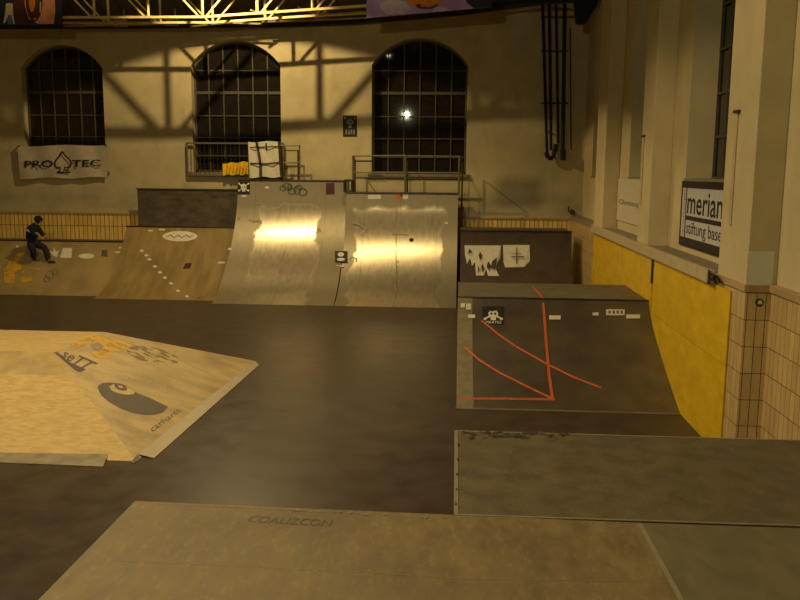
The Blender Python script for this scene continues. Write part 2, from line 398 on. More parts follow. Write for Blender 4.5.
# tiled dado on the far wall with its cap
struct(MB().box(-20, WX, FY-0.05, FY, 0, 2.50), 'trim_1', m_tile_far)
struct(MB().box(-20, WX+.02, FY-0.085, FY, 2.50, 2.58), 'trim_2', m_cap, .01)

def win_far(idx, wn, cols, zrows):
    x0, x1, zs, sp, tp = wn
    g = MB(); n = 20; Y = FY+TH-.03
    top = [(x0+(x1-x0)*i/n, Y, head(wn, x0+(x1-x0)*i/n)) for i in range(n+1)]
    g.slab([(x0, Y, zs), (x1, Y, zs)]+top[::-1], Vector((0, .02, 0)))
    go = g.build('window_glass', m_glass)
    f_ = MB(); Yb = Y-.03
    for i in range(1, cols):
        xx = x0+(x1-x0)*i/cols; f_.box(xx-.02, xx+.02, Yb-.02, Yb+.02, zs, head(wn, xx))
    for k, zz in enumerate(zrows):
        t = .05 if k == 1 else .02
        a, b = x0, x1
        if zz > sp:
            while a < x1 and head(wn, a) < zz: a += .02
            b = x0+x1-a
        f_.box(a, b, Yb-.024, Yb+.024, zz-t, zz+t)
    f_.box(x0, x0+.07, Yb-.04, Yb+.02, zs, sp); f_.box(x1-.07, x1, Yb-.04, Yb+.02, zs, sp); f_.box(x0, x1, Yb-.04, Yb+.02, zs, zs+.08)
    for i in range(n):
        p, q = Vector(top[i]), Vector(top[i+1]); p.y = q.y = Yb; p.z -= .03; q.z -= .03
        f_.bar(p, q, .04, square=True)
    fo = f_.build('window_bars', m_frame)
    s_ = MB().box(x0-.12, x1+.12, FY-.10, FY+TH-.06, zs-.10, zs).build('window_sill', m_sill)
    e = root('window_%d' % idx, ((x0+x1)/2, FY, zs)); tag(e, kind='structure')
    adopt(e, go, fo, s_)
for i, wn in enumerate(WIN): win_far(i+1, wn, 6, [7.58, 6.82, 6.02, 5.26, 4.62])

# right wall: tiled dado, ledge, pilasters and recessed bays
mb = MB(); mb.box(WX, 4.44, 11.78, FY, 0, 2.56); struct(mb, 'wall_right_dado', m_tile_side)
mb = MB(); mb.box(WX-.004, 4.30, 11.772, 11.78, 0, 2.56); struct(mb, 'trim_3', m_tile_sidex)
mb = MB(); mb.box(4.30, 4.44, -6, 11.78, 0, 2.56); struct(mb, 'wall_right_near_dado', m_tile_side)
PIL = [(11.78, 13.05), (17.87, 18.9), (23.45, 24.9)]
OPEN = [(13.8, 16.75), (19.6, 22.2), (25.6, 28.2), (6.2, 9.6), (-1, 4)]
UX = 4.37
mb = MB()
ys = sorted([(a, b) for a, b in OPEN]); Y = -6
for a, b in ys:
    mb.box(UX, 5.3, Y, a, 2.56, 12.5); mb.box(UX, 5.3, a, b, 2.56, 4.0); mb.box(UX, 5.3, a, b, 10.6, 12.5); Y = b
mb.box(UX, 5.3, Y, FY, 2.56, 12.5)
struct(mb, 'wall_right', m_wall)
for k, (a, b) in enumerate(PIL):
    struct(MB().box(WX, UX, a, b, 2.6, 12.5), 'trim_%d' % (4+k), m_wall, .012)
struct(MB().box(WX-.006, 4.31, 11.774, 11.78, 2.62, 3.08), 'trim_7', m_wallhi)
# cap tiles of the near dado
struct(MB().box(WX-.03, UX, 11.74, 13.08, 2.52, 2.63), 'trim_8', m_cap, .01)
struct(MB().box(4.27, UX+.02, -6, 11.78, 2.52, 2.63), 'trim_9', m_cap, .01)
# ledge board between the pilasters
struct(MB().box(WX-.02, UX+.02, 13.08, FY-.05, 2.56, 2.64), 'trim_10', mat('ledge_top', (0.24, 0.19, 0.12), .8))
# window bays on the right wall
for k, (a, b) in enumerate(OPEN[:4]):
    e = root('window_%d' % (4+k), (4.85, (a+b)/2, 4.0)); tag(e, kind='structure')
    g = MB().box(4.90, 4.94, a, b, 4.0, 10.6).build('window_glass', m_glass)
    f_ = MB(); n = 5
    for i in range(n+1):
        yy = a+(b-a)*i/n; f_.box(4.86, 4.90, yy-.03, yy+.03, 4.0, 10.6)
    for zz in (4.04, 4.8, 5.6, 6.4, 7.2, 8.0, 8.8, 9.6, 10.5): f_.box(4.855, 4.895, a, b, zz-.025, zz+.025)
    fo = f_.build('window_bars', m_frame)
    s_ = MB().box(UX-.03, 4.88, a, b, 3.98, 4.03).build('window_sill', m_sill)
    adopt(e, g, fo, s_)
# other walls and roof
struct(MB().box(-20.3, -20, -6, 31, 0, 13), 'wall_left', m_wall)
struct(MB().box(-20, 8, -6.3, -6, 0, 13), 'wall_back', m_wall)
mb = MB()
edge = [(-20, 8.98), (-12, 8.98), (-6, 9.02), (-3.5, 9.10), (0, 9.38), (2.6, 9.72), (8, 10.2)]
for (xa, za), (xb, zb) in zip(edge, edge[1:]):
    mb.add([(xa, FY, za), (xb, FY, zb), (xb, 22, zb+3.0), (xa, 22, za+3.0)], [(0, 1, 2, 3)])
    mb.add([(xa, 22, za+3.0), (xb, 22, zb+3.0), (xb, -6, zb+3.0), (xa, -6, za+3.0)], [(0, 1, 2, 3)])
    mb.add([(xa, FY-.01, za), (xb, FY-.01, zb), (xb, FY-.25, zb-.07), (xa, FY-.25, za-.07)], [(0, 1, 2, 3)])
    mb.add([(xa, FY-.25, za-.07), (xb, FY-.25, zb-.07), (xb, FY-.25, zb+.3), (xa, FY-.25, za+.3)], [(0, 1, 2, 3)])
struct(mb, 'ceiling', m_ceil)

# ================================================================== RAMPS
def smooth_profile(pts, n=5):
    out = []
    P = [pts[0]]+pts+[(2*pts[-1][0]-pts[-2][0], 2*pts[-1][1]-pts[-2][1])]
    for i in range(1, len(P)-2):
        for k in range(n):
            t = k/n; r_ = []
            for c in (0, 1):
                a, b, c2, d = P[i-1][c], P[i][c], P[i+1][c], P[i+2][c]
                r_.append(.5*((2*b)+(-a+c2)*t+(2*a-5*b+4*c2-d)*t*t+(-a+3*b-3*c2+d)*t**3))
            out.append(tuple(r_))
    out.append(pts[-1]); return out
def make_ramp(name, label, cat, x0, x1, prof, ydeck, m_s, m_side, m_dk, coping=.03, group=None, foot=True, surf_name='transition'):
    T = Thing(name, ((x0+x1)/2, prof[0][0], 0), label, cat, group)
    t = .02; mb = MB(); mb.smooth = True; n = len(prof)
    top = []; 
    for (y, z) in prof: top.append((y, z))
    vs = [(x0, y, z+.0) for y, z in top]+[(x1, y, z+.0) for y, z in top]
    lo = [(x0, y+.02, z-.02) for y, z in top]+[(x1, y+.02, z-.02) for y, z in top]
    fs = [(i, n+i, n+i+1, i+1) for i in range(n-1)]
    mb.add(vs, fs); 
    fs2 = [(i, i+1, n+i+1, n+i) for i in range(n-1)]
    mb.add(lo, fs2)
    T.part(mb, surf_name, m_s)
    for xs in (x0+.005, x1-.025):
        side = MB(); pts = [(xs, y+.025, max(z-.025, 0)) for y, z in prof]+[(xs, ydeck, prof[-1][1]-.03), (xs, ydeck, 0)]
        side.slab(pts, Vector((.02, 0, 0))); T.part(side, 'side_panel', m_side)
    yt, zt = prof[-1]
    T.part(MB().box(x0, x1, yt+.01, ydeck, zt-.03, zt), 'deck', m_dk)
    if coping: T.part(MB().bar((x0, yt, zt), (x1, yt, zt), coping, 10), 'coping', m_coping)
    T.part(MB().box(x0+.03, x1-.03, ydeck-.04, ydeck-.02, 0, zt-.03), 'back_panel', m_side)
    return T

# tall steel quarter pipes
profL = smooth_profile([(25.68, .004), (26.45, .33), (27.2, .86), (27.95, 1.47), (28.55, 2.15), (28.98, 2.93), (29.18, 3.78)])
profR = smooth_profile([(25.68, .004), (26.45, .28), (27.15, .74), (27.75, 1.33), (28.22, 2.0), (28.55, 2.75), (28.70, 3.40)])
TL = make_ramp('quarter_pipe', 'tall steel-faced quarter pipe, the higher left one of the shiny pair', 'ramp', -7.52, -3.72, profL, 29.7, steel('steel_sheet_left', -7.52, -3.72, .75, .85), m_mason, m_greydeck, .035, 'tall steel quarter pipes')
TR = make_ramp('quarter_pipe', 'steel-faced quarter pipe, the slightly lower right one of the shiny pair', 'ramp', -3.70, 0.06, profR, 29.7, steel('steel_sheet_right', -3.70, .06, .25, .5), m_scuff, m_greydeck, .035, 'tall steel quarter pipes')
sL, sR = Ramp(profL), Ramp(profR)
def skull(T, s, x0, y0, x1, y1, name='pirate_sticker', lab='black sticker with a white skull and crossbones'):
    w_, h_ = x1-x0, y1-y0
    b = quad(MB(), s, rectq(x0, y0, x1, y1), 2, 2, .006); o = T.part(b, name, m_ink, lab)
    g = MB()
    poly(g, s, ell(x0+w_*.5, y0+h_*.42, w_*.23, h_*.25), .010)
    quad(g, s, rectq(x0+w_*.38, y0+h_*.55, x0+w_*.62, y0+h_*.78), 1, 1, .010)
    for a, b_ in (((.12, .15), (.88, .72)), ((.88, .15), (.12, .72))):
        strokes(g, s, [(x0+w_*a[0], y0+h_*a[1]), (x0+w_*b_[0], y0+h_*b_[1])], .05*w_/12 if w_ < 16 else .045, .009, n=2)
    for cx in (.12, .88):
        for cy in (.17, .70): poly(g, s, ell(x0+w_*cx, y0+h_*cy, w_*.075, h_*.08, 8), .010)
    k = g.build('skull_print', m_white); adopt2(k, o)
    for cx in (.41, .59):
        e_ = MB(); poly(e_, s, ell(x0+w_*cx, y0+h_*.42, w_*.055, h_*.07, 8), .013)
        k = e_.build('eye_print', m_ink); adopt2(k, o)
    return o
def adopt2(ch, par):
    """parent a sub-part to a part, both built in hall coordinates"""
    ch.parent = par
    pm = Matrix.Translation(par.parent.location) @ par.matrix_parent_inverse
    ch.matrix_parent_inverse = pm.inverted()
skull(TL, sL, 237.5, 181.5, 250, 194.5)
b = MB()
for cx, cy, rx, ry in ((283, 188, 3, 2.5), (287, 186, 4, 3), (292, 191, 4, 3), (297, 190, 3, 4), (303, 192, 4, 3.5), (290, 187, 2, 3), (299, 187, 3, 2)):
    p = ell(cx, cy, rx, ry, 12); strokes(b, sL, p+[p[0]], .05, .007, n=1)
TL.part(b, 'graffiti_tag', m_green, 'dark green scribbled graffiti')
TL.part(quad(MB(), sL, rectq(326, 183, 334.5, 194.5)), 'poster', m_red, 'dark red poster')
o = TR.part(quad(MB(), sR, rectq(335, 251.5, 347.5, 263), 2, 2, .03), 'sticker', m_ink, 'black sticker with pale print')
b = MB(); poly(b, sR, ell(341, 255, 3.2, 2.2), .036); poly(b, sR, ell(341, 260, 4, 1.6), .036); quad(b, sR, rectq(336.5, 266, 344, 267.5), 1, 1, .03)
TR.parts(b, 'sticker_print', m_white)
b = MB(); strokes(b, sL, [(248, 203), (262, 204)], .03); strokes(b, sL, [(249, 219), (254, 221), (260, 220), (261, 224)], .10); poly(b, sL, ell(239, 218, 1.6, 2)); strokes(b, sL, [(266, 203), (266, 210)], .04)
strokes(b, sL, [(318, 228), (320, 232)], .12); strokes(b, sL, [(337, 195), (337, 215)], .02)
TL.parts(b, 'scuff_mark', m_metsm)
b = MB(); poly(b, sL, ell(267, 187.5, 2.5, 1.1)); poly(b, sL, ell(244, 196, 3, .9)); poly(b, sL, ell(230, 249, 2, 1)); TL.parts(b, 'small_sticker', m_white)
b = MB(); poly(b, sR, ell(411.5, 240, 2.3, 2)); poly(b, sR, ell(401, 195.5, 1.6, .8)); TR.parts(b, 'dark_sticker', m_ink)
b = MB(); quad(b, sR, rectq(368, 195, 381, 199)); quad(b, sR, rectq(403, 195, 408, 199)); quad(b, sR, rectq(445, 222, 448, 224)); TR.parts(b, 'pale_sticker', m_white)
b = MB(); quad(b, sR, rectq(396, 194, 401, 199)); TR.part(b, 'red_sticker', m_orange)
b = MB(); strokes(b, sR, [(396, 206), (396, 300)], .02); strokes(b, sR, [(392, 234), (409, 235)], .03)
strokes(b, sR, [(349, 260), (352, 257), (357, 259), (356, 262)], .05)
for k in range(6): poly(b, sR, ell(398, 262+k*5, .8, .8, 6))
strokes(b, sR, [(353, 222), (359, 224), (365, 228), (362, 236)], .12)
TR.parts(b, 'sheet_joint_mark', m_metsm)
b = MB(); strokes(b, sR, [(337, 275), (335, 290), (330, 305)], .025); TR.part(b, 'edge_scratch', m_ink)
# the small dark frame on the lip where the two meet
o = MB(); 
P = lambda x, y: hit(x, y, 1, 28.75)
for a, b_ in (((344.5, 180.5), (353, 180.5)), ((344.5, 191.5), (353, 191.5)), ((345, 180.5), (345, 192)), ((352.6, 180.5), (352.6, 192))): o.bar(P(*a), P(*b_), .04, square=True)
TR.part(o, 'box_frame', m_railD)

# low brown quarter pipe to the left
profB = smooth_profile([(26.25, .004), (26.9, .17), (27.7, .60), (28.5, 1.28), (29.0, 1.86), (29.2, 2.13)])
TB = make_ramp('quarter_pipe', 'low brown wooden quarter pipe with a row of white dashes', 'ramp', -11.52, -7.54, profB, 29.45, m_brown, m_mason, m_greydeck, .03)
sB = Ramp(profB)
TB.part(poly(MB(), sB, ell(180, 236.3, 17.5, 5.2, 28)), 'oval_sticker', m_white, 'white oval sticker')
b = MB(); strokes(b, sB, [(167, 237), (171, 235), (174, 238), (178, 235), (182, 238), (186, 235), (190, 237.5), (193, 235.5)], .03, .010); TB.part(b, 'oval_print', m_greyp)
for i in range(9):
    px, py = [(142, 251), (146.5, 255.5), (149.5, 259.5), (155, 266.5), (160, 272.5), (165, 277.8), (171, 283.5), (178, 291), (187, 296.5)][i]
    TB.part(poly(MB(), sB, [(px-2.6, py-.2), (px, py-1.4), (px+2.6, py+.2), (px, py+1.4)]), 'white_dash', m_white)
TB.part(quad(MB(), sB, [(183, 269), (190, 268.5), (192, 263), (185, 263.5)]), 'dark_sticker', m_red, 'small dark red sticker')
b = MB(); 
for q in ((148, 230, 153, 231.5), (159, 229, 165, 230.5), (218, 262, 225, 263.5)): quad(b, sB, rectq(*q))
TB.parts(b, 'pale_sticker', m_white)
# scuffed backboard standing behind it
T = Thing('backboard', (-9.25, 29.5, 2.1), 'dark scuffed plywood backboard above the brown quarter pipe', 'board')
T.part(MB().box(-11.2, -7.56, 29.47, 29.52, 0.0, 3.42), 'panel', m_back)
T.part(MB().box(-11.24, -7.56, 29.44, 29.53, 3.42, 3.46), 'top_rail', m_railD)
for xx in (-11.0, -7.8): T.part(MB().box(xx, xx+.08, 29.52, 29.6, 0, 3.4), 'post', m_mason)

# low bank at far left
profK = smooth_profile([(26.75, .004), (27.3, .20), (28.0, .72), (28.6, 1.25), (28.95, 1.60)])
TK = make_ramp('bank_ramp', 'long low wooden bank with yellow painted graphic where the skater rides', 'ramp', -19.9, -11.55, profK, 29.9, m_bank, m_mason, m_mason, .03)
sK = Ramp(profK)
b = MB(); poly(b, sK, [(19, 252), (25, 253), (16, 264), (25, 265), (24, 273), (15, 273), (15, 283), (4, 283), (4, 270), (9, 263)]); quad(b, sK, rectq(21, 277, 32, 283)); strokes(b, sK, [(26, 268), (40, 268.5)], .06)
TK.parts(b, 'spray_graphic', ragged(mat('yellow_bank_paint', (0.62, 0.35, 0.02), .6, col2=(.42, .25, .04), scale=5), 3.5, .28, .50), 'yellow spray painted arrow-like shapes')
b = MB(); poly(b, sK, [(50, 251), (53, 256), (57, 257), (59, 250), (56, 252), (54, 247), (53, 252)])
poly(b, sK, [(60, 258), (71.5, 258), (72, 248), (63, 248)]); poly(b, sK, ell(86.5, 256.2, 8, 2.5))
for q in ((115.5, 251.5, 121, 253), (119, 247, 122, 248.5), (123, 257.5, 129, 259), (16, 245.5, 18.5, 248)): quad(b, sK, rectq(*q))
TK.parts(b, 'pale_sticker', m_white)
TK.part(quad(MB(), sK, [(101, 256), (108, 257), (107, 250), (102, 250)]), 'dark_sticker', m_greyp)
b = MB()
for q in (ell(50, 275, 4, 4), ell(55, 272, 3, 3), ell(47, 279, 3, 3)): strokes(b, sK, q+[q[0]], .03, n=1)
TK.parts(b, 'scribble', m_greysm)

# dark ramp at the back right
profD = smooth_profile([(24.4, .004), (25.3, .16), (26.0, .62), (26.5, 1.25), (26.8, 1.85), (26.88, 2.30)])
TD = make_ramp('quarter_pipe', 'dark brown quarter pipe with torn white posters in the back right corner', 'ramp', 0.16, 3.62, profD, 28.6, m_black_ply, m_scuff, m_mason, .03)
sD = Ramp(profD)
b = MB(); poly(b, sD, [(464.5, 245.5), (501, 245.5), (500, 258), (498, 262), (496, 268), (497.5, 273), (499, 276), (488, 276), (486, 269), (484, 275.5), (476, 275.5), (475, 262), (472, 266), (470, 258), (467, 264), (465, 255)])
TD.part(b, 'torn_poster', m_white, 'white poster torn into ragged strips')
b = MB()
for q in ([(480, 252), (482, 256), (480, 261), (478.5, 256)], [(488, 262), (491, 266), (489, 271), (486.5, 268)], [(469, 249), (472, 252), (468, 255)], [(478, 266), (479.5, 270), (477.5, 274)], [(492, 262), (497, 258), (495, 270), (491, 269)], [(482.5, 264), (484, 269), (482, 273), (481, 268)]):
    poly(b, sD, q, .06)
TD.parts(b, 'torn_patch', m_black_ply)
b = MB(); poly(b, sD, [(503, 245), (529.5, 245), (530, 261), (524, 267), (505, 267.5), (503.5, 262)]); TD.part(b, 'poster', m_white, 'white poster with a small dark cross')
b = MB(); strokes(b, sD, [(516.5, 248), (516.5, 265)], .03, .07); strokes(b, sD, [(511, 257.5), (524, 257.5)], .04, .07); strokes(b, sD, [(512, 254.5), (521, 254.5)], .02, .07); TD.parts(b, 'poster_print', m_greyp)

# quarter pipe in the middle distance, orange tape lines
profM = smooth_profile([(14.55, .004), (15.2, .28), (16.05, .66), (16.75, 1.03), (17.15, 1.32), (17.36, 1.56)])
TM = make_ramp('quarter_pipe', 'dark masonite quarter pipe with orange tape lines beside the yellow wall', 'ramp', 0.08, 3.93, profM, 19.8, m_mason, m_scuff, m_greydeck, .022)
sM = Ramp(profM); sMd = Plane((0, 18, 1.56), (0, 0, 1))
mb = MB(); n = len(profM)
mb.add([(.07, y-.004, z+.006) for y, z in profM]+[(.37, y-.004, z+.006) for y, z in profM], [(i, n+i, n+i+1, i+1) for i in range(n-1)])
TM.part(mb, 'edge_sheet', mat('pale_edge_sheet', (0.19, 0.15, 0.08), .55, var=.15), 'paler strip of sheet along the left edge')
TM.part(MB().box(0.05, 3.93, 14.47, 14.59, 0.0, .012), 'foot_plate', m_greydeck)
b = MB()
strokes(b, sM, [(543.2, 303), (546, 340), (549, 375), (552.5, 399)], .055, .014)
strokes(b, sM, [(481.5, 321), (498, 334.5), (515, 346.5), (545, 363.5), (572, 377), (601, 388.5)], .04, .014)
strokes(b, sM, [(463.5, 347), (480, 361), (500, 373.5), (525, 386), (554, 400)], .04, .014)
strokes(b, sM, [(457, 399), (505, 399.3), (555, 400)], .045, .014)
TM.parts(b, 'orange_tape', m_orange)
b = MB(); strokes(b, sMd, [(532.5, 286.5), (543.5, 299)], .06, .006); TM.parts(b, 'orange_tape', m_orange)
skull(TM, sM, 482.5, 306.5, 504, 324.5)
b = MB(); text(b, sM, 'PIRATES', [(486, 324.0), (501, 324.0), (501, 321.4), (486, 321.4)], .012); TM.part(b, 'sticker_lettering', m_white)
for q in ((549, 316, 560.5, 320), (592.5, 313, 598.5, 316), (606, 309.8, 624.5, 315.8), (626, 315, 640, 319), (460.5, 303.5, 465, 308), (466, 304, 471, 310), (468, 315, 475, 318.5)):
    TM.part(quad(MB(), sM, rectq(*q), 2, 2, .018), 'pale_sticker', m_white)
b = MB()
for k in range(4): quad(b, sM, rectq(608.5+4*k, 311.3, 610.5+4*k, 314.3), 1, 1, .024)
TM.part(b, 'sticker_lettering', m_greyp)

# ================================================================== FUNBOX (pyramid) at left
bx, y0_, y1_ = -4.42, 11.5, 17.9
Fh = .93
A = Vector((-4.47, 11.35, 0)); Bc = hit(255, 361, 2, 0.0); P2 = hit(54, 352, 2, Fh); Tc = hit(105, 332, 2, Fh)
Bc.z = 0
_n = (Bc-A).cross(P2-A).normalized(); _n = _n if _n.z > 0 else -_n
Tc = Plane(tuple(A), tuple(_n))(105, 332, 0.0)
T = Thing('funbox', (-9, 14.6, 0), 'low plywood pyramid funbox with painted logos and metal foot plates', 'ramp')
LX = -15.0
P2l = Vector((LX, P2.y, Fh)); Tl = Vector((LX, Tc.y, Tc.z)); Al = Vector((LX, A.y+.02, 0))
d12 = (hit(72, 378, 2, .7)); frac = .7/Fh
# seam across the front bank
S1 = A.lerp(P2, .745); S1l = Al.lerp(P2l, .745)
def wedge(pts, name, m, label=None): 
    return T.part(MB().slab(pts, .03), name, m, label)
e = .002
wedge([A, S1, S1l, Al], 'front_bank_sheet', m_ply)
wedge([S1, P2, P2l, S1l], 'upper_bank_sheet', mat('aged_plywood', (0.50, 0.35, 0.145), .6, col2=(.38, .26, .11), scale=3), 'greyer worn plywood strip')
wedge([P2, Tc, Tl, P2l], 'top_sheet', m_ply)
Bl = Vector((LX, Bc.y+.1, 0))
wedge([Tc, Bc, Bl, Tl], 'back_bank_sheet', m_ply)
m_side = mat('worn_side_plywood', (0.50, 0.35, 0.145), 0.55, scale=1.3, col2=(0.29, 0.205, 0.10), bump=.05, lo=.32, hi=.62, stretch=(1, 1.6, 1))
overlay(m_side, nmath(m_side.node_tree, 'MULTIPLY', noise_socket(m_side.node_tree, 12, .5, .75, (2.5,1,1)), 0.35), (0.56, 0.40, 0.18))
nrm = (Bc-A).cross(P2-A).normalized()
if nrm.z < 0: nrm = -nrm
Tcc = Tc
wedge([A, Bc, Tc, P2], 'right_bank_sheet', m_side, 'right hand bank with painted logos')
sF = Plane(tuple(A), tuple(_n)); OFF = .003
# painted comma-shaped logo with a swirl
def dense(pts, k=3):
    out = []
    for a, b_ in zip(pts, pts[1:]+pts[:1]):
        for i in range(k): out.append((a[0]+(b_[0]-a[0])*i/k, a[1]+(b_[1]-a[1])*i/k))
    return out
outer = [(97.5, 388), (99, 385), (103, 383), (109, 382.6), (116, 383), (123, 384.5), (129, 387.5), (133.5, 391), (138, 393.5), (150, 398), (168, 407), (162, 413), (154, 415), (145, 415), (133, 413), (120, 408.5), (109, 402), (101, 395)]
T.part(poly(MB(), sF, outer, OFF), 'comma_logo', m_greyp, 'dark grey-brown swirl shaped logo')
T.part(poly(MB(), sF, [(109, 387), (114, 384), (122, 385), (129, 388), (134.5, 392), (134, 394.5), (127, 395), (118, 393.5), (112, 391)], OFF+.002), 'logo_swirl', m_ply)
T.part(poly(MB(), sF, ell(120.5, 387.3, 7, 3.2, 16, .35), OFF+.004), 'logo_eye', m_greyp)
T.part(poly(MB(), sF, ell(120.5, 387.2, 2.6, 1.1, 10, .35), OFF+.006), 'logo_centre', m_ply)
b = MB(); text(b, sF, 'carhartt', [(152.5, 432.5), (181.5, 411), (177, 408), (149.5, 427)], OFF); T.part(b, 'painted_lettering', m_greyp)
# upper graphic: yellow spray and dark lettering
ye = MB(); poly(ye, sF, [(70, 345), (90, 335.5), (100, 336.5), (96, 340), (84, 346), (78, 349)], OFF)
poly(ye, sF, [(99, 337), (112, 338), (128, 343.5), (131, 346), (120, 351.5), (107, 352), (96, 347), (92, 343)], OFF)
poly(ye, sF, [(92, 352), (105, 349), (113, 353), (108, 358), (98, 358.5), (93, 356)], OFF)
m_yfun = ragged(mat('yellow_orange_spray', (0.66, 0.36, 0.03), .6, col2=(.50, .30, .06), scale=6), 5, .30, .50)
T.parts(ye, 'spray_patch', m_yfun, 'yellow orange spray paint')
g = MB(); poly(g, sF, [(90, 344.5), (98, 342), (104, 346.5), (100, 350.5), (93, 350)], OFF+.003); T.part(g, 'grey_patch', m_greyp if False else mat('grey_spray', (.30,.24,.15), .7, var=.2, scale=20))
b = MB(); text(b, sF, 'seTT', [(61, 356.5), (84, 370.5), (98, 363.5), (66.5, 349.5)], OFF+.002, bold=.01)
poly(b, sF, [(54, 352.6), (57.5, 352.2), (70, 362.5), (86, 369.5), (80, 372.3), (74, 369.5)], OFF+.001)
T.part(b, 'block_lettering', mat('dark_purple_paint', (.085, .060, .058), .6, var=.2, scale=20), 'dark painted block letters')
class _N: pass
m_smudge = ragged(mat('faded_scribble', (0.22, 0.17, 0.10), .7, var=.2, scale=30), 5, .46, .66, (1, 1.6, 1))
sm = MB(); poly(sm, sF, ell(153, 355.5, 27, 8, 30, .2), OFF); T.part(sm, 'grey_smudge', m_smudge, 'faded dark scribble')
# metal foot plates
mb = MB(); q = [hit(255, 361, 2, .03), hit(259, 365, 2, .01), hit(154, 458, 2, .01), hit(138, 454, 2, .035)]
q[0] += Vector((0.0, 0, .01)); mb.slab([tuple(p) for p in q], .006); T.part(mb, 'foot_plate', m_alu, 'bent metal plate along the right foot')
mb = MB(); q = [hit(-30, 448, 2, .04), hit(108, 454, 2, .045), hit(103, 466.5, 2, .008), hit(-30, 461, 2, .008)]
mb.slab([tuple(p) for p in q], .006); T.part(mb, 'foot_plate', m_alu)
T.part(MB().slab([hit(133, 463.5, 2, .01), hit(141, 459, 2, .01), hit(137.5, 454.5, 2, .03), hit(131.5, 461.5, 2, .02)], .004), 'corner_plate', m_greysm)

# ================================================================== NEAR PLATFORM (the photographer stands on it)
DZ = 2.3
T = Thing('platform', (0.5, 2.5, 0), 'near wooden platform deck filling the bottom of the view', 'platform')
c1 = hit(135, 501, 2, DZ); c2 = hit(453, 518, 2, DZ)
dx0, dyf = -1.73, 4.30
seamA = hit(640, 524, 2, DZ); seamB = hit(680, 600, 2, DZ)
sx = seamA.x+.0; sx2 = seamB.x
T.part(MB().slab([(dx0, -1.5, DZ), (sx2, -1.5, DZ), (sx2, seamB.y, DZ), (sx, 4.29, DZ), (c1.x, c1.y, DZ)], .03), 'deck_sheet', m_deck)
m_deckr = mat('near_deck_board_right', (0.175, 0.130, 0.064), 0.6, scale=5, col2=(0.120, 0.092, 0.048), stretch=(2, .8, 1), rvar=.08, bump=.04, lo=.3, hi=.7)
T.part(MB().slab([(sx2+.004, -1.5, DZ), (3.8, -1.5, DZ), (3.8, 4.29, DZ), (sx+.004, 4.29, DZ), (sx2+.004, seamB.y, DZ)], .03), 'deck_sheet', m_deckr)
T.part(MB().slab([(sx-.012, 4.28, DZ+.004), (sx+.010, 4.28, DZ+.004), (sx2+.016, seamB.y, DZ+.004), (sx2+.02, 2.0, DZ+.004), (sx2-.006, 2.0, DZ+.004), (sx2-.006, seamB.y, DZ+.004)], .004), 'joint_strip', m_pale, 'pale strip over the joint')
T.part(MB().box(dx0+.02, 3.78, 4.24, 4.27, 0, DZ-.03), 'front_panel', m_mason)
T.part(MB().box(dx0+.02, dx0+.05, -1.5, 4.24, 0, DZ-.03), 'side_panel', m_mason)
sP = Plane((0, 0, DZ), (0, 0, 1))
b = MB(); strokes(b, sP, [(135, 501.8), (290, 510), (453, 518.6)], .006, .001); T.part(b, 'worn_edge', m_pale, 'worn pale front edge')
b = MB()
for k in range(40):
    u = random.random(); px = 210+240*u; py = 505.5+(518-505)*u*1.0+random.uniform(-.2, 1.2)
    poly(b, sP, ell(px, py, random.uniform(.6, 2.2), random.uniform(.3, .8), 6), .0015+.0001*k)
T.part(b, 'chipped_edge_spots', m_pale)['kind'] = 'stuff'
b = MB(); strokes(b, sP, [(120, 561), (220, 565), (330, 570.5), (470, 579), (670, 582)], .0035, .0012)
strokes(b, sP, [(281, 569.5), (296, 570.5)], .007, .0015); strokes(b, sP, [(368, 570), (372, 571.5)], .007, .0015); strokes(b, sP, [(313, 571), (317, 571.5)], .006, .0015)
T.part(b, 'sheet_joint', m_pale)
b = MB(); text(b, sP, 'COALIZCON', [(246, 522), (330, 527), (333, 520.3), (252, 515.8)], .0015, bold=0.0); T.part(b, 'faint_lettering', mat('faint_marker', (.085, .062, .035), .6), 'faint hand drawn letters')

T = Thing('box_platform', (2, 5.05, 0), 'darker wooden box platform butted against the far edge of the near deck', 'platform')
bx0 = 0.03; byf = 5.80
T.part(MB().slab([(bx0, 4.31, DZ), (3.8, 4.33, DZ), (3.8, byf+.02, DZ), (bx0, byf, DZ)], .03), 'top_sheet', m_deck2)
T.part(MB().box(bx0+.01, bx0+.04, 4.32, byf-.01, 0, DZ-.03), 'side_panel', m_mason)
T.part(MB().box(bx0+.02, 3.78, byf-.05, byf-.02, 0, DZ-.03), 'front_panel', m_mason)
T.part(MB().slab([(bx0-.012, 4.31, DZ+.004), (bx0+.012, 4.31, DZ+.004), (bx0+.012, byf, DZ+.004), (bx0-.012, byf, DZ+.004)], .03), 'side_edging', m_pale, 'pale edging strip')
T.part(MB().slab([(bx0-.01, 4.305, DZ+.003), (3.8, 4.325, DZ+.003), (3.8, 4.34, DZ+.003), (bx0-.01, 4.318, DZ+.003)], .004), 'joint_strip', m_pale)
T.part(MB().box(bx0, 3.8, byf-.014, byf+.006, DZ-.03, DZ+.003), 'front_edging', m_pale)
b = MB(); random.seed(5)
for k in range(55):
    px = random.choice([random.uniform(480, 530), random.uniform(515, 580), random.uniform(460, 500)]); py = 432.6+random.random()**2*6
    poly(b, sP, ell(px, py, random.uniform(2, 6), random.uniform(.5, 1.8), 8), .0012+.0001*k)
T.part(b, 'scuff_marks', ragged(mat('edge_scuffs', (.055, .042, .027), .7), 18, .40, .62), 'dark scuffs along the far edge')['kind'] = 'stuff'
for k in range(5):
    T.part(poly(MB(), sP, ell(458.3-.6*k, 445+15*k, 1.1, .9, 8), .006), 'screw_head', m_coping)

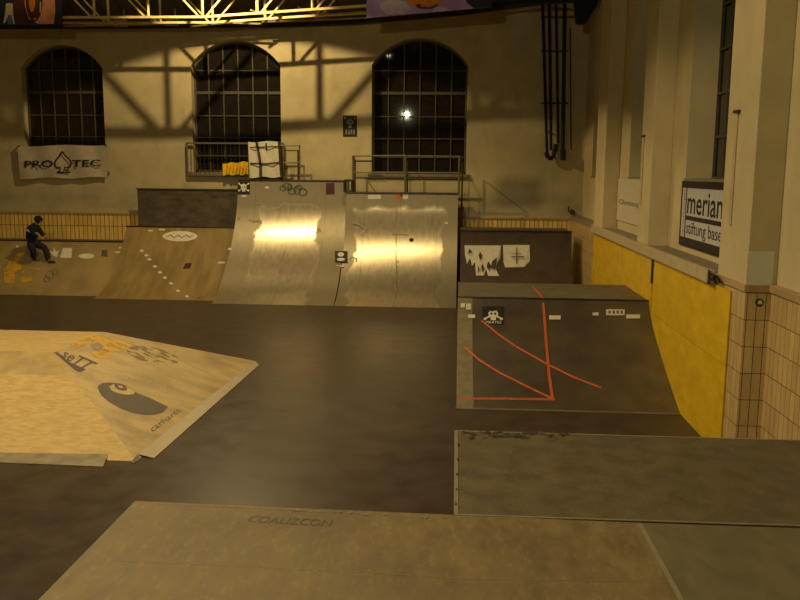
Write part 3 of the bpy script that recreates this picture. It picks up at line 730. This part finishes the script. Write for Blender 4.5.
# ================================================================== YELLOW WALL PANELS
YX = 3.96
specs = [(12.33, 17.1, 1.36, 2.46, 'yellow painted plywood sheet, upper near one along the right wall'),
         (12.33, 18.30, 0.0, 1.35, 'yellow painted plywood sheet, lower near one meeting the floor'),
         (17.2, 24.6, 1.36, 2.46, 'yellow painted plywood sheet, upper far one beyond the black slot'),
         (18.31, 24.6, 0.0, 1.35, 'yellow painted plywood sheet, lower far one behind the taped ramp')]
for a, b_, z0, z1, lab in specs:
    o = MB().box(YX-.022, YX-.002, a, b_, z0, z1).build('wall_panel', m_yellow); tag(o, lab, 'panel', 'yellow wall panels')
tag(MB().box(YX-.045, YX-.023, 17.08, 17.2, 1.95, 2.42).build('slot_strip', m_ink), 'short black strip standing in for the dark slot between the upper yellow panels', 'slot_strip')  # black strip added to stand for the dark slot between the panels
# ledge fascia board with its bracket
o = MB().box(WX-.11, WX-.021, 13.1, 24.6, 2.46, 2.66).build('ledge_board', m_ledge, None, .008); tag(o, 'long beige ledge board running above the yellow panels', 'board')
T = Thing('bracket', (3.86, 12.9, 2.55), 'black metal bracket at the near end of the ledge board', 'bracket')
T.part(MB().box(3.83, 3.90, 12.80, 13.1, 2.57, 2.62), 'arm', m_pipe); T.part(MB().box(3.825, 3.84, 13.0, 13.09, 2.46, 2.68), 'plate', m_pipe)
T.part(MB().box(3.86, 3.89, 12.66, 12.80, 2.54, 2.60), 'hook', m_pipe)
# round badge on the tiles
T = Thing('round_sign', (4.15, 11.76, 2.36), 'small round dark badge on the pilaster tiles', 'sign')
sT = Plane((0, 11.765, 0), (0, -1, 0))
mb = MB(); c = sT(759.5, 302.5, 0); mb.bar(c+Vector((0, .004, 0)), c-Vector((0, .008, 0)), .055, 20); T.part(mb, 'disc', m_ink)
T.part(poly(MB(), sT, [(757, 304), (762.2, 304.2), (762, 301.5), (759.8, 299.5), (757.4, 301.5)], .013), 'badge_print', m_white)

# conduits on pilasters
for (px, py0, py1, yy, lab) in ((737, 113, 226, 11.85, 'thin vertical conduit on the nearest pilaster'), (643.5, 137, 205, 17.35, 'thin vertical conduit on the second pilaster')):
    a = hit(px, py0, 0, WX-.02); b_ = hit(px-1, py1, 0, WX-.02)
    T = Thing('conduit', (WX, a.y, b_.z), lab, 'conduit', 'wall conduits')
    T.part(MB().bar((WX-.012, a.y, b_.z), (WX-.012, a.y, a.z), .02, square=True), 'channel', m_ledge)
    T.part(MB().box(WX-.05, WX, a.y-.1, a.y+.1, a.z, a.z+.04), 'end_cap', m_railD)

# ================================================================== BANNERS
# meria / stiftung banner
BXp = UX-.035; sW = Plane((BXp, 0, 0), (-1, 0, 0))
T = Thing('banner', (BXp, 15.4, 3.3), 'black framed white banner with large lettering between the two nearer pilasters', 'banner')
Ya, Yb_, z0, z1 = 16.85, 13.1, 2.76, 3.98
mb = MB().box(BXp, BXp+.02, Yb_, Ya, z0, z1); T.part(mb, 'sheet', m_ink)
mb = MB().box(BXp-.004, BXp, Yb_, Ya-.12, z0+.17, z1-.13); T.part(mb, 'white_field', mat('banner_white', (.50, .47, .44), .6, var=.06, scale=5))
mb = MB(); mb.box(BXp-.008, BXp-.004, Yb_, 16.42, z0+.50, z0+.58); mb.box(BXp-.008, BXp-.004, 16.42, 16.47, z0+.15, z1-.1)
def wtext(mb, s, ya, yb, za, zb, bold=0.0, shear=0):
    uv, fs = text_mesh(s, bold, shear); mb.add([(BXp-.008, ya+(yb-ya)*u, za+(zb-za)*v) for u, v in uv], fs)
wtext(mb, 'merian', 16.35, 14.2, z0+.62, z1-.20, .01); wtext(mb, 'stiftung basel', 16.35, 14.1, z0+.18, z0+.48, 0.0)
uv, fs = text_mesh('christoph'); mb.add([(BXp-.008, 16.52+.09*v, z0+.25+(.8)*u) for u, v in uv], fs)
T.part(mb, 'lettering', m_ink)
# plain white sign in the next bay
T = Thing('sign', (BXp, 22, 3.3), 'plain white sign with one small line of dark lettering in the farther bay', 'sign')
T.part(MB().box(BXp, BXp+.02, 19.0, 23.42, 2.88, 3.98), 'board', mat('sign_white', (.58, .50, .36), .6, var=.04))
mb = MB(); uv, fs = text_mesh('Christoph', .01); mb.add([(BXp-.003, 23.1-2.9*u, 3.28+.16*v) for u, v in uv], fs); T.part(mb, 'lettering', m_greyp)

# PRO TEC banner below the first window
T = Thing('banner', (-14.2, FY-.12, 3.5), 'grey-white cloth banner reading PRO TEC under the left arched window', 'banner')
def wave_sheet(c, Y, nx, ny, amp, kx, corn_in=0):
    mb = MB(); mb.smooth = True; vs = []
    for j in range(ny+1):
        for i in range(nx+1):
            u, v = i/nx, j/ny
            x_ = (c[0][0]*(1-u)+c[1][0]*u)*(1-v)+(c[3][0]*(1-u)+c[2][0]*u)*v
            y_ = (c[0][1]*(1-u)+c[1][1]*u)*(1-v)+(c[3][1]*(1-u)+c[2][1]*u)*v
            if j == 0: y_ += .7*sin(u*kx*1.3+1)
            if j == ny: y_ += .6*sin(u*kx)
            P_ = hit(x_, y_, 1, Y); P_.y -= amp*(1+sin(u*kx*2+v*2.2))*.5; vs.append(P_)
    nn = len(vs); b2 = [v+Vector((0, .01, 0)) for v in vs]
    F1 = [(j*(nx+1)+i, j*(nx+1)+i+1, (j+1)*(nx+1)+i+1, (j+1)*(nx+1)+i) for j in range(ny) for i in range(nx)]
    mb.add(vs, F1); mb.add(b2, [tuple(reversed(f_)) for f_ in F1]); return mb
T.part(wave_sheet([(20.5, 178.5), (107.5, 177.5), (107, 145), (18, 146)], FY-.13, 30, 8, .05, 9), 'cloth', m_cloth)
s1 = Plane((0, FY-.20, 0), (0, -1, 0)); mb = MB()
text(mb, s1, 'PRO', [(24.5, 167.8), (53, 167), (53, 160), (24.5, 160.8)], 0, .018); text(mb, s1, 'TEC', [(71.5, 167), (100.5, 166.3), (100.5, 159.5), (71.5, 160)], 0, .018)
sp = [(62, 151.5), (59.5, 156), (56, 160), (54.6, 163.5), (55.5, 166.5), (58.5, 168), (60.5, 167)]
full = sp+[(60, 170), (56.8, 172.4)]+[(70, 172.2), (65, 170), (64.5, 167), (67, 168), (70.3, 166.3), (71.2, 163.2), (69.5, 159.5), (65, 155.5), (62, 151.5)]
strokes(mb, s1, full, .055, 0, n=1)
T.part(mb, 'lettering', m_ink)
for px, py in ((19, 146), (106, 145)): T.part(MB().bar(hit(px, py, 1, FY-.2), hit(px, py, 1, FY), .03), 'hook', m_railD)

# small poster on the far wall
T = Thing('poster', (-3.8, FY-.02, 5.5), 'small dark poster with pale print on the far wall left of the right arched window', 'poster')
s2 = Plane((0, FY-.012, 0), (0, -1, 0))
mb = MB(); a = hit(343, 136.5, 1, FY-.012); b_ = hit(357, 115.5, 1, FY-.012); mb.box(a.x, b_.x, FY-.015, FY-.002, a.z, b_.z); T.part(mb, 'sheet', m_ink)
mb = MB(); poly(mb, s2, ell(350, 122, 3.5, 3.2), .006); quad(mb, s2, rectq(348.5, 124, 351.5, 128), 1, 1, .006)
for k in range(4): quad(mb, s2, rectq(345.5+2.6*k, 129.5, 347+2.6*k, 134.5), 1, 1, .006)
for q in ((344.3, 117, 346, 119), (354.3, 117.5, 356, 119.5)): quad(mb, s2, rectq(*q), 1, 1, .006)
T.part(mb, 'print', m_greyd := mat('pale_print', (.22, .21, .17), .7, var=.3, scale=20))
mb = MB(); poly(mb, s2, ell(348.8, 121.7, .9, .9, 8), .010); poly(mb, s2, ell(351.4, 121.7, .9, .9, 8), .010); T.parts(mb, 'eye_print', m_ink)

# ================================================================== RAILINGS
# balustrade under / in front of the middle window
T = Thing('window_railing', (-7.7, FY-.2, 4.0), 'low grey metal railing with thin bars in front of the middle arched window', 'railing')
Yr = FY-.12; a = hit(187.5, 175, 1, Yr); b_ = hit(284, 177, 1, Yr); c = hit(187.5, 143, 1, Yr)
zt, zb = c.z, a.z
mb = MB()
for zz in (zt, zb): mb.bar((a.x, Yr, zz), (b_.x, Yr, zz), .03, square=True)
for xx in (a.x, b_.x): mb.bar((xx, Yr, zb), (xx, Yr, zt), .03, square=True)
T.part(mb, 'frame', m_rail)
n = 22
for i in range(1, n):
    xx = a.x+(b_.x-a.x)*i/n; T.part(MB().bar((xx, Yr, zb), (xx, Yr, zt), .009, 6), 'baluster', m_railD)
for xx in (a.x+.05, b_.x-.05): T.part(MB().bar((xx, Yr, zb+.1), (xx, FY, zb+.1), .02), 'wall_bracket', m_railD)
# yellow cloth sign on the railing
T = Thing('banner', (-7.5, FY-.3, 4.2), 'small yellow banner tied low on the railing by the middle window', 'banner')
Yq = FY-.22; T.part(wave_sheet([(223, 175), (249, 174.5), (248.5, 161.5), (223, 163.5)], Yq, 14, 3, .05, 14), 'cloth', m_ysign)
mb = MB(); s3 = Plane((0, Yq-.07, 0), (0, -1, 0))
for k in range(7): strokes(mb, s3, [(226+3.2*k, 172.5), (227.5+3.2*k, 165.5)], .035, 0, n=1)
T.part(mb, 'print', m_oprint)
for px in (224.5, 247.5): T.part(MB().bar(hit(px, 174, 1, Yq-.01), hit(px, 174.3, 1, FY-.12), .012, 6), 'tie', m_railD)
# rails on the left deck with the white sheet
YL = 29.28
def rail_piece(T, pts, m, r=.028, name='rail'): T.part(MB().path(pts, r), name, m)
T = Thing('deck_railing', (-6, YL, 3.78), 'tubular safety railing on the deck of the higher steel ramp', 'railing', 'deck railings')
P = lambda x, y, Y=YL: hit(x, y, 1, Y)
def down(p, z=3.78): return Vector((p.x, p.y, z))
for px in (248.5, 283, 299.5): p = P(px, 145); T.part(MB().bar(down(p), p, .028), 'post', m_rail)
for pa, pb in (((248.5, 146), (299.5, 145.5)), ((248.5, 163), (299.5, 162.5))): T.part(MB().bar(P(*pa), P(*pb), .024), 'rail', m_rail)
Y2 = 29.6
for px in (250, 282, 298): p = P(px, 150, Y2); T.part(MB().bar(down(p), p, .028), 'post', m_railD)
for pa, pb in (((250, 150.5), (298, 150.5)), ((250, 166.5), (298, 166.5))): T.part(MB().bar(P(*pa, Y2), P(*pb, Y2), .022), 'rail', m_railD)
T = Thing('banner_sheet', (-6.4, 29.2, 3.8), 'white sheet strapped upright to the railing on the higher steel ramp', 'sheet')
T.part(wave_sheet([(250, 177.5), (281.5, 177), (278.5, 141.5), (248.5, 141.8)], 29.15, 12, 8, .05, 7), 'cloth', m_white)
s4 = Plane((0, 29.08, 0), (0, -1, 0)); mb = MB()
strokes(mb, s4, [(256.5, 142), (258.5, 152), (260.5, 165), (260.5, 178)], .09, 0, n=2); strokes(mb, s4, [(250, 147.5), (279, 146.5)], .04, 0, n=2); strokes(mb, s4, [(250, 163.5), (266, 164), (280, 162.5)], .06, 0, n=2); strokes(mb, s4, [(266, 143), (266.5, 150)], .05, 0, n=2)
T.part(mb, 'strap', m_railD); 
mb = MB(); mb.path([P(279, 141.5, 29.1), P(280, 160, 29.1), P(281.5, 178, 29.1)], .04); T.part(mb, 'pole', m_railD)
# rails on the right deck
zz = 3.40
T = Thing('deck_railing', (-1.8, 28.7, zz), 'tubular safety railing on the deck of the lower steel ramp', 'railing', 'deck railings')
Yf, Yk = 28.85, 29.55
for px in (353, 405.5, 459.5): p = P(px, 155.5, Yf); T.part(MB().bar(down(p, zz), p, .034), 'post', m_rail)
for pa, pb in (((353, 156), (405.5, 155.5)), ((405.5, 156), (459.5, 156.5)), ((353, 172.5), (405.5, 172.5)), ((405.5, 172.5), (459.5, 173))): T.part(MB().bar(P(*pa, Yf), P(*pb, Yf), .024), 'rail', m_rail)
for px in (355, 407.5, 462.5): p = P(px, 161, Yk); T.part(MB().bar(down(p, zz if px < 460 else 2.9), p, .03), 'post', m_railD)
for pa, pb in (((354, 161), (372, 161)), ((355, 177.8), (407.5, 178)), ((407.5, 178.5), (462.5, 179))): T.part(MB().bar(P(*pa, Yk), P(*pb, Yk), .03), 'rail', m_railD)
for px in (354, 461): T.part(MB().bar(P(px, 156, Yf), P(px+1, 161, Yk), .022), 'side_rail', m_railD)

# ================================================================== TRUSSES AND HANGING BANNERS
def truss(Y, zoff, label, m, r):
    c0 = -7.95
    def zc(x): return 8.80+zoff+max(0, x-c0)*.062
    T = Thing('roof_truss', (c0, Y, 8.8+zoff), label, 'truss', 'steel roof trusses')
    H_ = 1.7; pw = 1.72
    xs = [c0+pw*i for i in range(-6, 5)]
    mb = MB()
    for a, b_ in zip(xs, xs[1:]): mb.bar((a, Y, zc(a)), (b_, Y, zc(b_)), r, square=True)
    T.part(mb, 'bottom_chord', m)
    mb = MB()
    for a, b_ in zip(xs, xs[1:]): mb.bar((a, Y, zc(a)+H_), (b_, Y, zc(b_)+H_), r, square=True)
    T.part(mb, 'top_chord', m)
    for x in xs: T.part(MB().bar((x, Y, zc(x)), (x, Y, zc(x)+H_), r*.85, square=True), 'upright', m)
    for a, b_ in zip(xs, xs[1:]):
        if b_ <= c0+.01: p, q = (a, Y, zc(a)+H_), (b_-.1, Y, zc(b_))
        else: p, q = (a+.1, Y, zc(a)), (b_, Y, zc(b_)+H_)
        T.part(MB().bar(p, q, r*.7, square=True), 'diagonal', m)
truss(26.9, 0, 'cream steel lattice truss, the nearer one under the roof', m_truss, .036)
truss(28.0, .02, 'cream steel lattice truss, the farther one under the roof', m_truss, .034)
# flat lattice bracing between truss and wall
T = Thing('roof_bracing', (-8, 28.8, 8.7), 'horizontal cream steel bracing bars between trusses and far wall', 'bracing')
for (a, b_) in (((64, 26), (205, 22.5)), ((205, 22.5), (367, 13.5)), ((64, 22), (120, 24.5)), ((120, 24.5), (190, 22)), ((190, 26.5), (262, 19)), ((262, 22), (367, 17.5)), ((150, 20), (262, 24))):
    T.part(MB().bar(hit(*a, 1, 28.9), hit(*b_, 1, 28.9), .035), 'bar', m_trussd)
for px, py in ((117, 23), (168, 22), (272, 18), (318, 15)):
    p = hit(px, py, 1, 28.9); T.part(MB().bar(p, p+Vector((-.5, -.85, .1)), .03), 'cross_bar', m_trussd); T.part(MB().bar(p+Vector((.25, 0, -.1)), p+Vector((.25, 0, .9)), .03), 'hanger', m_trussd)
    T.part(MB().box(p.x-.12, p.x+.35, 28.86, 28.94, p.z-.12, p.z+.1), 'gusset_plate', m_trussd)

def printed_banner(Y, outline, label, shapes, m0):
    T = Thing('hanging_banner', tuple(hit(outline[0][0], outline[0][1], 1, Y)), label, 'banner', 'printed banners hung under the roof')
    pts = [hit(x_, y_, 1, Y) for x_, y_ in outline]; T.part(MB().slab(pts, Vector((0, .02, 0))), 'cloth', m0)
    s_ = Plane((0, Y, 0), (0, -1, 0))
    for k, (nm, p, m) in enumerate(shapes): T.part(poly(MB(), s_, p, .006+.004*k), nm, m)
printed_banner(26.5, [(-70, 24), (62, 24), (63, -45), (-70, -45)], 'dark printed banner with abstract coral and orange shapes at the upper left', [
    ('maroon_shape', [(14, 24), (28, 24), (24, 10), (22, -30), (14, -30)], m_maroon),
    ('cream_outline', [(3, 24), (5, 16), (6, 4), (8, 3), (13, 3.5), (13.2, 14), (15, 24), (13.5, 24), (11.5, 16), (8, 16), (6, 22)], m_cream),
    ('blue_shape', [(7.5, 24), (13, 24), (11, 15), (8, 15)], m_blue),
    ('coral_field', [(38, 24), (54, 24), (55.5, 12), (54, -30), (24, -30), (25, 6), (29, 19)], m_coral),
    ('dark_ring', ell(34.5, 0, 8.5, 22, 24), m_maroon),
    ('orange_core', ell(32.5, 2, 3.2, 10, 18), m_oprint),
    ('cream_highlight', [(40, 12), (40.5, 2), (41.5, 2), (41.2, 13)], m_cream),
    ('white_dot', ell(35.5, 19, 1.3, 1, 8), m_white)], m_navy)
printed_banner(26.5, [(366.5, 18), (492, 7), (492, -50), (366.5, -50)], 'lilac printed banner with an orange ring at the top centre', [
    ('pale_shape', [(380, 4), (392, -2), (405, 2), (412, 9), (404, 14), (388, 15), (381, 10)], m_lilac2),
    ('navy_edge', [(474, 8.5), (492, 7), (492, -50), (468, -50), (466, 2)], m_navy),
    ('orange_ring', ell(424.5, -24, 26, 33, 28), m_oprint),
    ('ring_centre', ell(424.5, -28, 19, 28, 28), m_lilac2),
    ('pale_shape_low', [(432, 12), (436, 7), (446, 8), (450, 11)], m_lilac2),
    ('dark_scroll', [(415, 5.5), (420, 3.5), (421, 7), (430, 7.2), (437, 4), (438, 6), (431, 9), (420, 9)], m_maroon)], m_lilac)
T = Thing('cable_bundle', (1.3, 28, 9.6), 'dark cables and clamps hanging beside the lilac banner', 'cables')
for (a, b_) in (((484, 8), (545, -2)), ((490, 4), (555, 1)), ((535, -3), (588, 4))): T.part(MB().bar(hit(*a, 1, 28), hit(*b_, 1, 28), .035), 'cable', m_pipe)

# ================================================================== PIPES IN THE CORNER
Yp = FY-.22
T = Thing('pipe_run', (3.4, Yp, 4.6), 'bundle of four black vertical pipes in the far right corner', 'pipes')
for xa, xb, yb, r in ((542.5, 547, 155, .05), (549, 551, 150, .05), (556, 558, 143, .04), (564.5, 562.5, 158, .06)):
    a, b_ = hit(xa, 4, 1, Yp), hit(xb, yb, 1, Yp); T.part(MB().bar(a, b_, r, 10), 'pipe', m_pipe)
for py, x0, x1 in ((17, 541, 577), (51, 541, 568), (103, 541, 568)):
    T.part(MB().bar(hit(x0, py, 1, Yp+.08), hit(x1, py, 1, Yp+.08), .022), 'clamp', m_pipe)
T.part(MB().path([hit(546, 152, 1, Yp), hit(548, 158, 1, Yp), hit(553, 158, 1, Yp), hit(556, 144, 1, Yp)], .075, 10), 'elbow', m_pipe)
T.part(MB().path([hit(563, 150, 1, Yp), hit(563, 160, 1, Yp)], .09, 10), 'pipe_end', m_pipe)
for px in (546, 563): p = hit(px, 130, 1, Yp); T.part(MB().bar(p, Vector((p.x, FY, p.z)), .03), 'wall_bracket', m_pipe)
T = Thing('loudspeaker', (3.7, 27.5, 9), 'dark angular loudspeaker bracket hanging in the far right corner', 'loudspeaker')
Ys = 27.6
T.part(MB().slab([hit(574, -6, 1, Ys), hit(600, -6, 1, Ys), hit(597, 6, 1, Ys), hit(586, 23, 1, Ys), hit(577, 23, 1, Ys)], Vector((0, .35, 0))), 'cabinet', m_pipe)
T.part(MB().bar(hit(586, 0, 1, Ys+.1), hit(586, -20, 1, Ys+.1), .03), 'hanger', m_pipe)
T.part(MB().bar(hit(570, 28, 1, FY-.1), hit(571, 150, 1, FY-.1), .018), 'cable', m_pipe)
# small wall tap in the corner
T = Thing('wall_tap', (3.6, FY-.1, 2.8), 'small dark tap low in the far right corner above the tiles', 'tap')
p = hit(572, 212, 1, FY-.05); T.part(MB().bar(p, Vector((p.x, FY, p.z)), .05), 'body', m_pipe); p.y -= .06
T.part(MB().bar(p, p+Vector((0, -.03, 0)), .09, 12), 'wheel', m_coping); T.part(MB().bar(p+Vector((-.12, .03, .0)), p+Vector((-.12, .03, .2)), .02), 'stem', m_pipe)

# ================================================================== LAMPS (above the view; seen mirrored in the right window)
for loc, mb_, lab in (((-3.6, 0.0, 8.2), m_bulbg, 'bell shaped hall lamp hanging above the near platform'), ((-3.9, 12.0, 10.5), m_bulbw, 'bell shaped hall lamp hanging above the middle of the floor')):
    T = Thing('pendant_lamp', loc, lab, 'lamp', 'bell shaped hall lamps'); x, y, z = loc
    mb = MB(); n = 16; rings = [(.08, .45), (.10, .35), (.26, .22), (.30, .05)]; vs = [(x+r_*cos(2*pi*i/n), y+r_*sin(2*pi*i/n), z+h) for r_, h in rings for i in range(n)]
    mb.add(vs, [(k*n+i, k*n+(i+1) % n, (k+1)*n+(i+1) % n, (k+1)*n+i) for k in range(3) for i in range(n)]+[tuple(range(n))]); T.part(mb, 'shade', m_lampbody)
    bm = bmesh.new(); bmesh.ops.create_uvsphere(bm, u_segments=12, v_segments=8, radius=.08, matrix=Matrix.Translation((x, y, z+.0))); me = bpy.data.meshes.new('bulb'); bm.to_mesh(me); bm.free()
    o = link('bulb', me, mb_); adopt(T.e, o)
    T.part(MB().bar((x, y, z+.45), (x, y, 12.0), .01), 'cable', m_pipe)

# ================================================================== THE SKATER
def skin_fig(name, chains, m, sub=2, par=None, base=0):
    """chains: list of lists of (point, radius); first point of later chains may repeat an earlier point"""
    verts = []; rad = []; edges = []; idx = {}
    for ch in chains:
        prev = None
        for p, r in ch:
            key = tuple(round(c, 4) for c in p)
            if key not in idx: idx[key] = len(verts); verts.append(tuple(p)); rad.append(r)
            if prev is not None and prev != idx[key]: edges.append((prev, idx[key]))
            prev = idx[key]
    me = bpy.data.meshes.new(name); me.from_pydata(verts, edges, [])
    o = bpy.data.objects.new(name, me); COL.objects.link(o)
    sk = o.modifiers.new('skin', 'SKIN'); sk.use_smooth_shade = True
    for i, r in enumerate(rad):
        v = me.skin_vertices[0].data[i]; v.radius = (r, r) if not isinstance(r, tuple) else r
    me.skin_vertices[0].data[base].use_root = True
    ss = o.modifiers.new('sub', 'SUBSURF'); ss.levels = sub; ss.render_levels = sub
    dg = bpy.context.evaluated_depsgraph_get(); me2 = bpy.data.meshes.new_from_object(o.evaluated_get(dg)); me2.name = name
    bpy.data.objects.remove(o)
    for p in me2.polygons: p.use_smooth = True
    n = link(name, me2, m); 
    return n
footR = sK(34.5, 261.0, 0); footL = sK(50.0, 263.2, 0)
BY = (footR.y+footL.y)/2
def b3(px, py, dy=0): p = hit(px, py, 1, BY); p.y = BY+dy; return p
def V(p): return tuple(p)
hip = b3(31.5, 242.5); waist = b3(31.0, 235.5); chest = b3(33.0, 228.5); neck = b3(36.3, 223.8); headc = b3(39.6, 220.8)
hR = hip+Vector((.0, -.10, -.03)); hL = hip+Vector((.03, .10, -.03))
kR = b3(35.5, 250.0, -.16); kL = b3(43.5, 248.0, .13)
aR = footR+Vector((-.03, -.02, .12)); aL = footL+Vector((-.05, .02, .12))
shR = chest+Vector((.04, -.19, .05)); shL = chest+Vector((.07, .19, .04))
eR = b3(36.5, 234.0, -.22); eL = b3(38.5, 233.5, .2)
wR = b3(42.0, 237.6, -.14); wL = b3(43.5, 237.0, .12)
# one continuous body
body = skin_fig('person', [
    [(V(hip), .12), (V(waist), .11), (V(chest), .12), (V(neck), .055), (V(neck.lerp(headc, .5)), .055), (V(headc), .10), (V(headc+Vector((.03, 0, .06))), .085)],
    [(V(hip), .12), (V(hR), .085), (V(kR), .055), (V(aR), .038), (V(footR+Vector((.02, 0, .05))), .04), (V(footR+Vector((.17, -.02, .04))), .03)],
    [(V(hip), .12), (V(hL), .085), (V(kL), .055), (V(aL), .038), (V(footL+Vector((.02, 0, .05))), .04), (V(footL+Vector((.17, .02, .035))), .03)],
    [(V(chest), .12), (V(shR), .06), (V(eR), .042), (V(wR), .028), (V(wR+Vector((.07, 0, -.02))), .032)],
    [(V(chest), .12), (V(shL), .06), (V(eL), .042), (V(wL), .028), (V(wL+Vector((.07, 0, -.02))), .032)]], m_skin)
tag(body, 'person in dark clothes and cap riding hunched over on the bank at far left', 'person')
def wear(o, label=None):
    o.parent = body
    if label: o['label'] = label
for w_, sgn in ((wR, -1), (wL, 1)):
    for k in range(4):
        b0 = w_+Vector((.07, (k-1.5)*.018, -.02)); ln = [.05, .06, .056, .042][k]
        wear(skin_fig('finger', [[(V(b0), .009), (V(b0+Vector((ln*.6, 0, -.012))), .009), (V(b0+Vector((ln, 0, -.04))), .008)]], m_skin, 1))
    b0 = w_+Vector((.03, sgn*-.025, -.01)); wear(skin_fig('thumb', [[(V(b0), .010), (V(b0+Vector((.035, sgn*-.02, .0))), .009), (V(b0+Vector((.06, sgn*-.02, -.015))), .008)]], m_skin, 1))
hem = waist.lerp(hip, .05)
j = skin_fig('jacket', [[(V(hip), .20), (V(waist), .195), (V(waist.lerp(chest, .5)), .195), (V(chest), .20), (V(chest.lerp(neck, .75)), .12), (V(neck), .10)],
    [(V(chest), .155), (V(shR), .11), (V(eR), .08), (V(eR.lerp(wR, .8)), .06)], [(V(chest), .155), (V(shL), .11), (V(eL), .08), (V(eL.lerp(wL, .8)), .06)]], m_jack); wear(j, 'black jacket')
t_ = skin_fig('trousers', [[(V(waist.lerp(hip, .3)), .16), (V(hip), .18), (V(hR), .15), (V(kR), .115), (V(aR+Vector((0, 0, -.05))), .09)], [(V(hip), .18), (V(hL), .15), (V(kL), .115), (V(aL+Vector((0, 0, -.05))), .09)]], m_jean, base=1); wear(t_)
st = b3(32.0, 230.3); up_ = (neck-waist).normalized()
mb = MB(); mb.smooth = True; n = 20; ax = up_; sx_ = ax.cross(Vector((0, 1, 0))).normalized(); sy_ = ax.cross(sx_)
rg = []
for h in (-.035, .035):
    for i in range(n): rg.append(st+ax*h+sx_*.215*cos(2*pi*i/n)+sy_*.23*sin(2*pi*i/n))
mb.add(rg, [(i, (i+1) % n, n+(i+1) % n, n+i) for i in range(n)]); wear(mb.build('white_stripe', m_white), 'pale stripe across the back')
for f_ in (footR, footL):
    s_ = skin_fig('shoe', [[(V(f_+Vector((-.07, 0, .055))), .055), (V(f_+Vector((.03, 0, .055))), .055), (V(f_+Vector((.15, 0, .042))), .042), (V(f_+Vector((.20, 0, .04))), .034)]], m_shoe); wear(s_)
hc = headc+Vector((0, 0, .03))
def ball(name, c, r, m, seg=16):
    bm = bmesh.new(); bmesh.ops.create_uvsphere(bm, u_segments=seg, v_segments=seg//2+2, radius=1); 
    for v in bm.verts: v.co = Vector((v.co.x*r[0]+c.x, v.co.y*r[1]+c.y, v.co.z*r[2]+c.z))
    me = bpy.data.meshes.new(name); bm.to_mesh(me); bm.free()
    for p in me.polygons: p.use_smooth = True
    return link(name, me, m)
wear(ball('hood', hc+Vector((-.045, 0, .02)), (.135, .125, .135), m_jack), 'black hood pulled over the head')
wear(ball('nose', hc+Vector((.115, 0, -.045)), (.025, .015, .02), m_skin, 10))
for s_ in (-1, 1): wear(ball('eye', hc+Vector((.085, s_*.035, -.01)), (.014, .012, .010), m_ink, 8))
wear(ball('mouth', hc+Vector((.085, 0, -.085)), (.012, .025, .006), m_red, 8))
wear(skin_fig('cap_brim', [[(V(hc+Vector((.05, 0, .045))), (.075, .012)), (V(hc+Vector((.15, 0, .02))), (.06, .008))]], m_jack, 1))
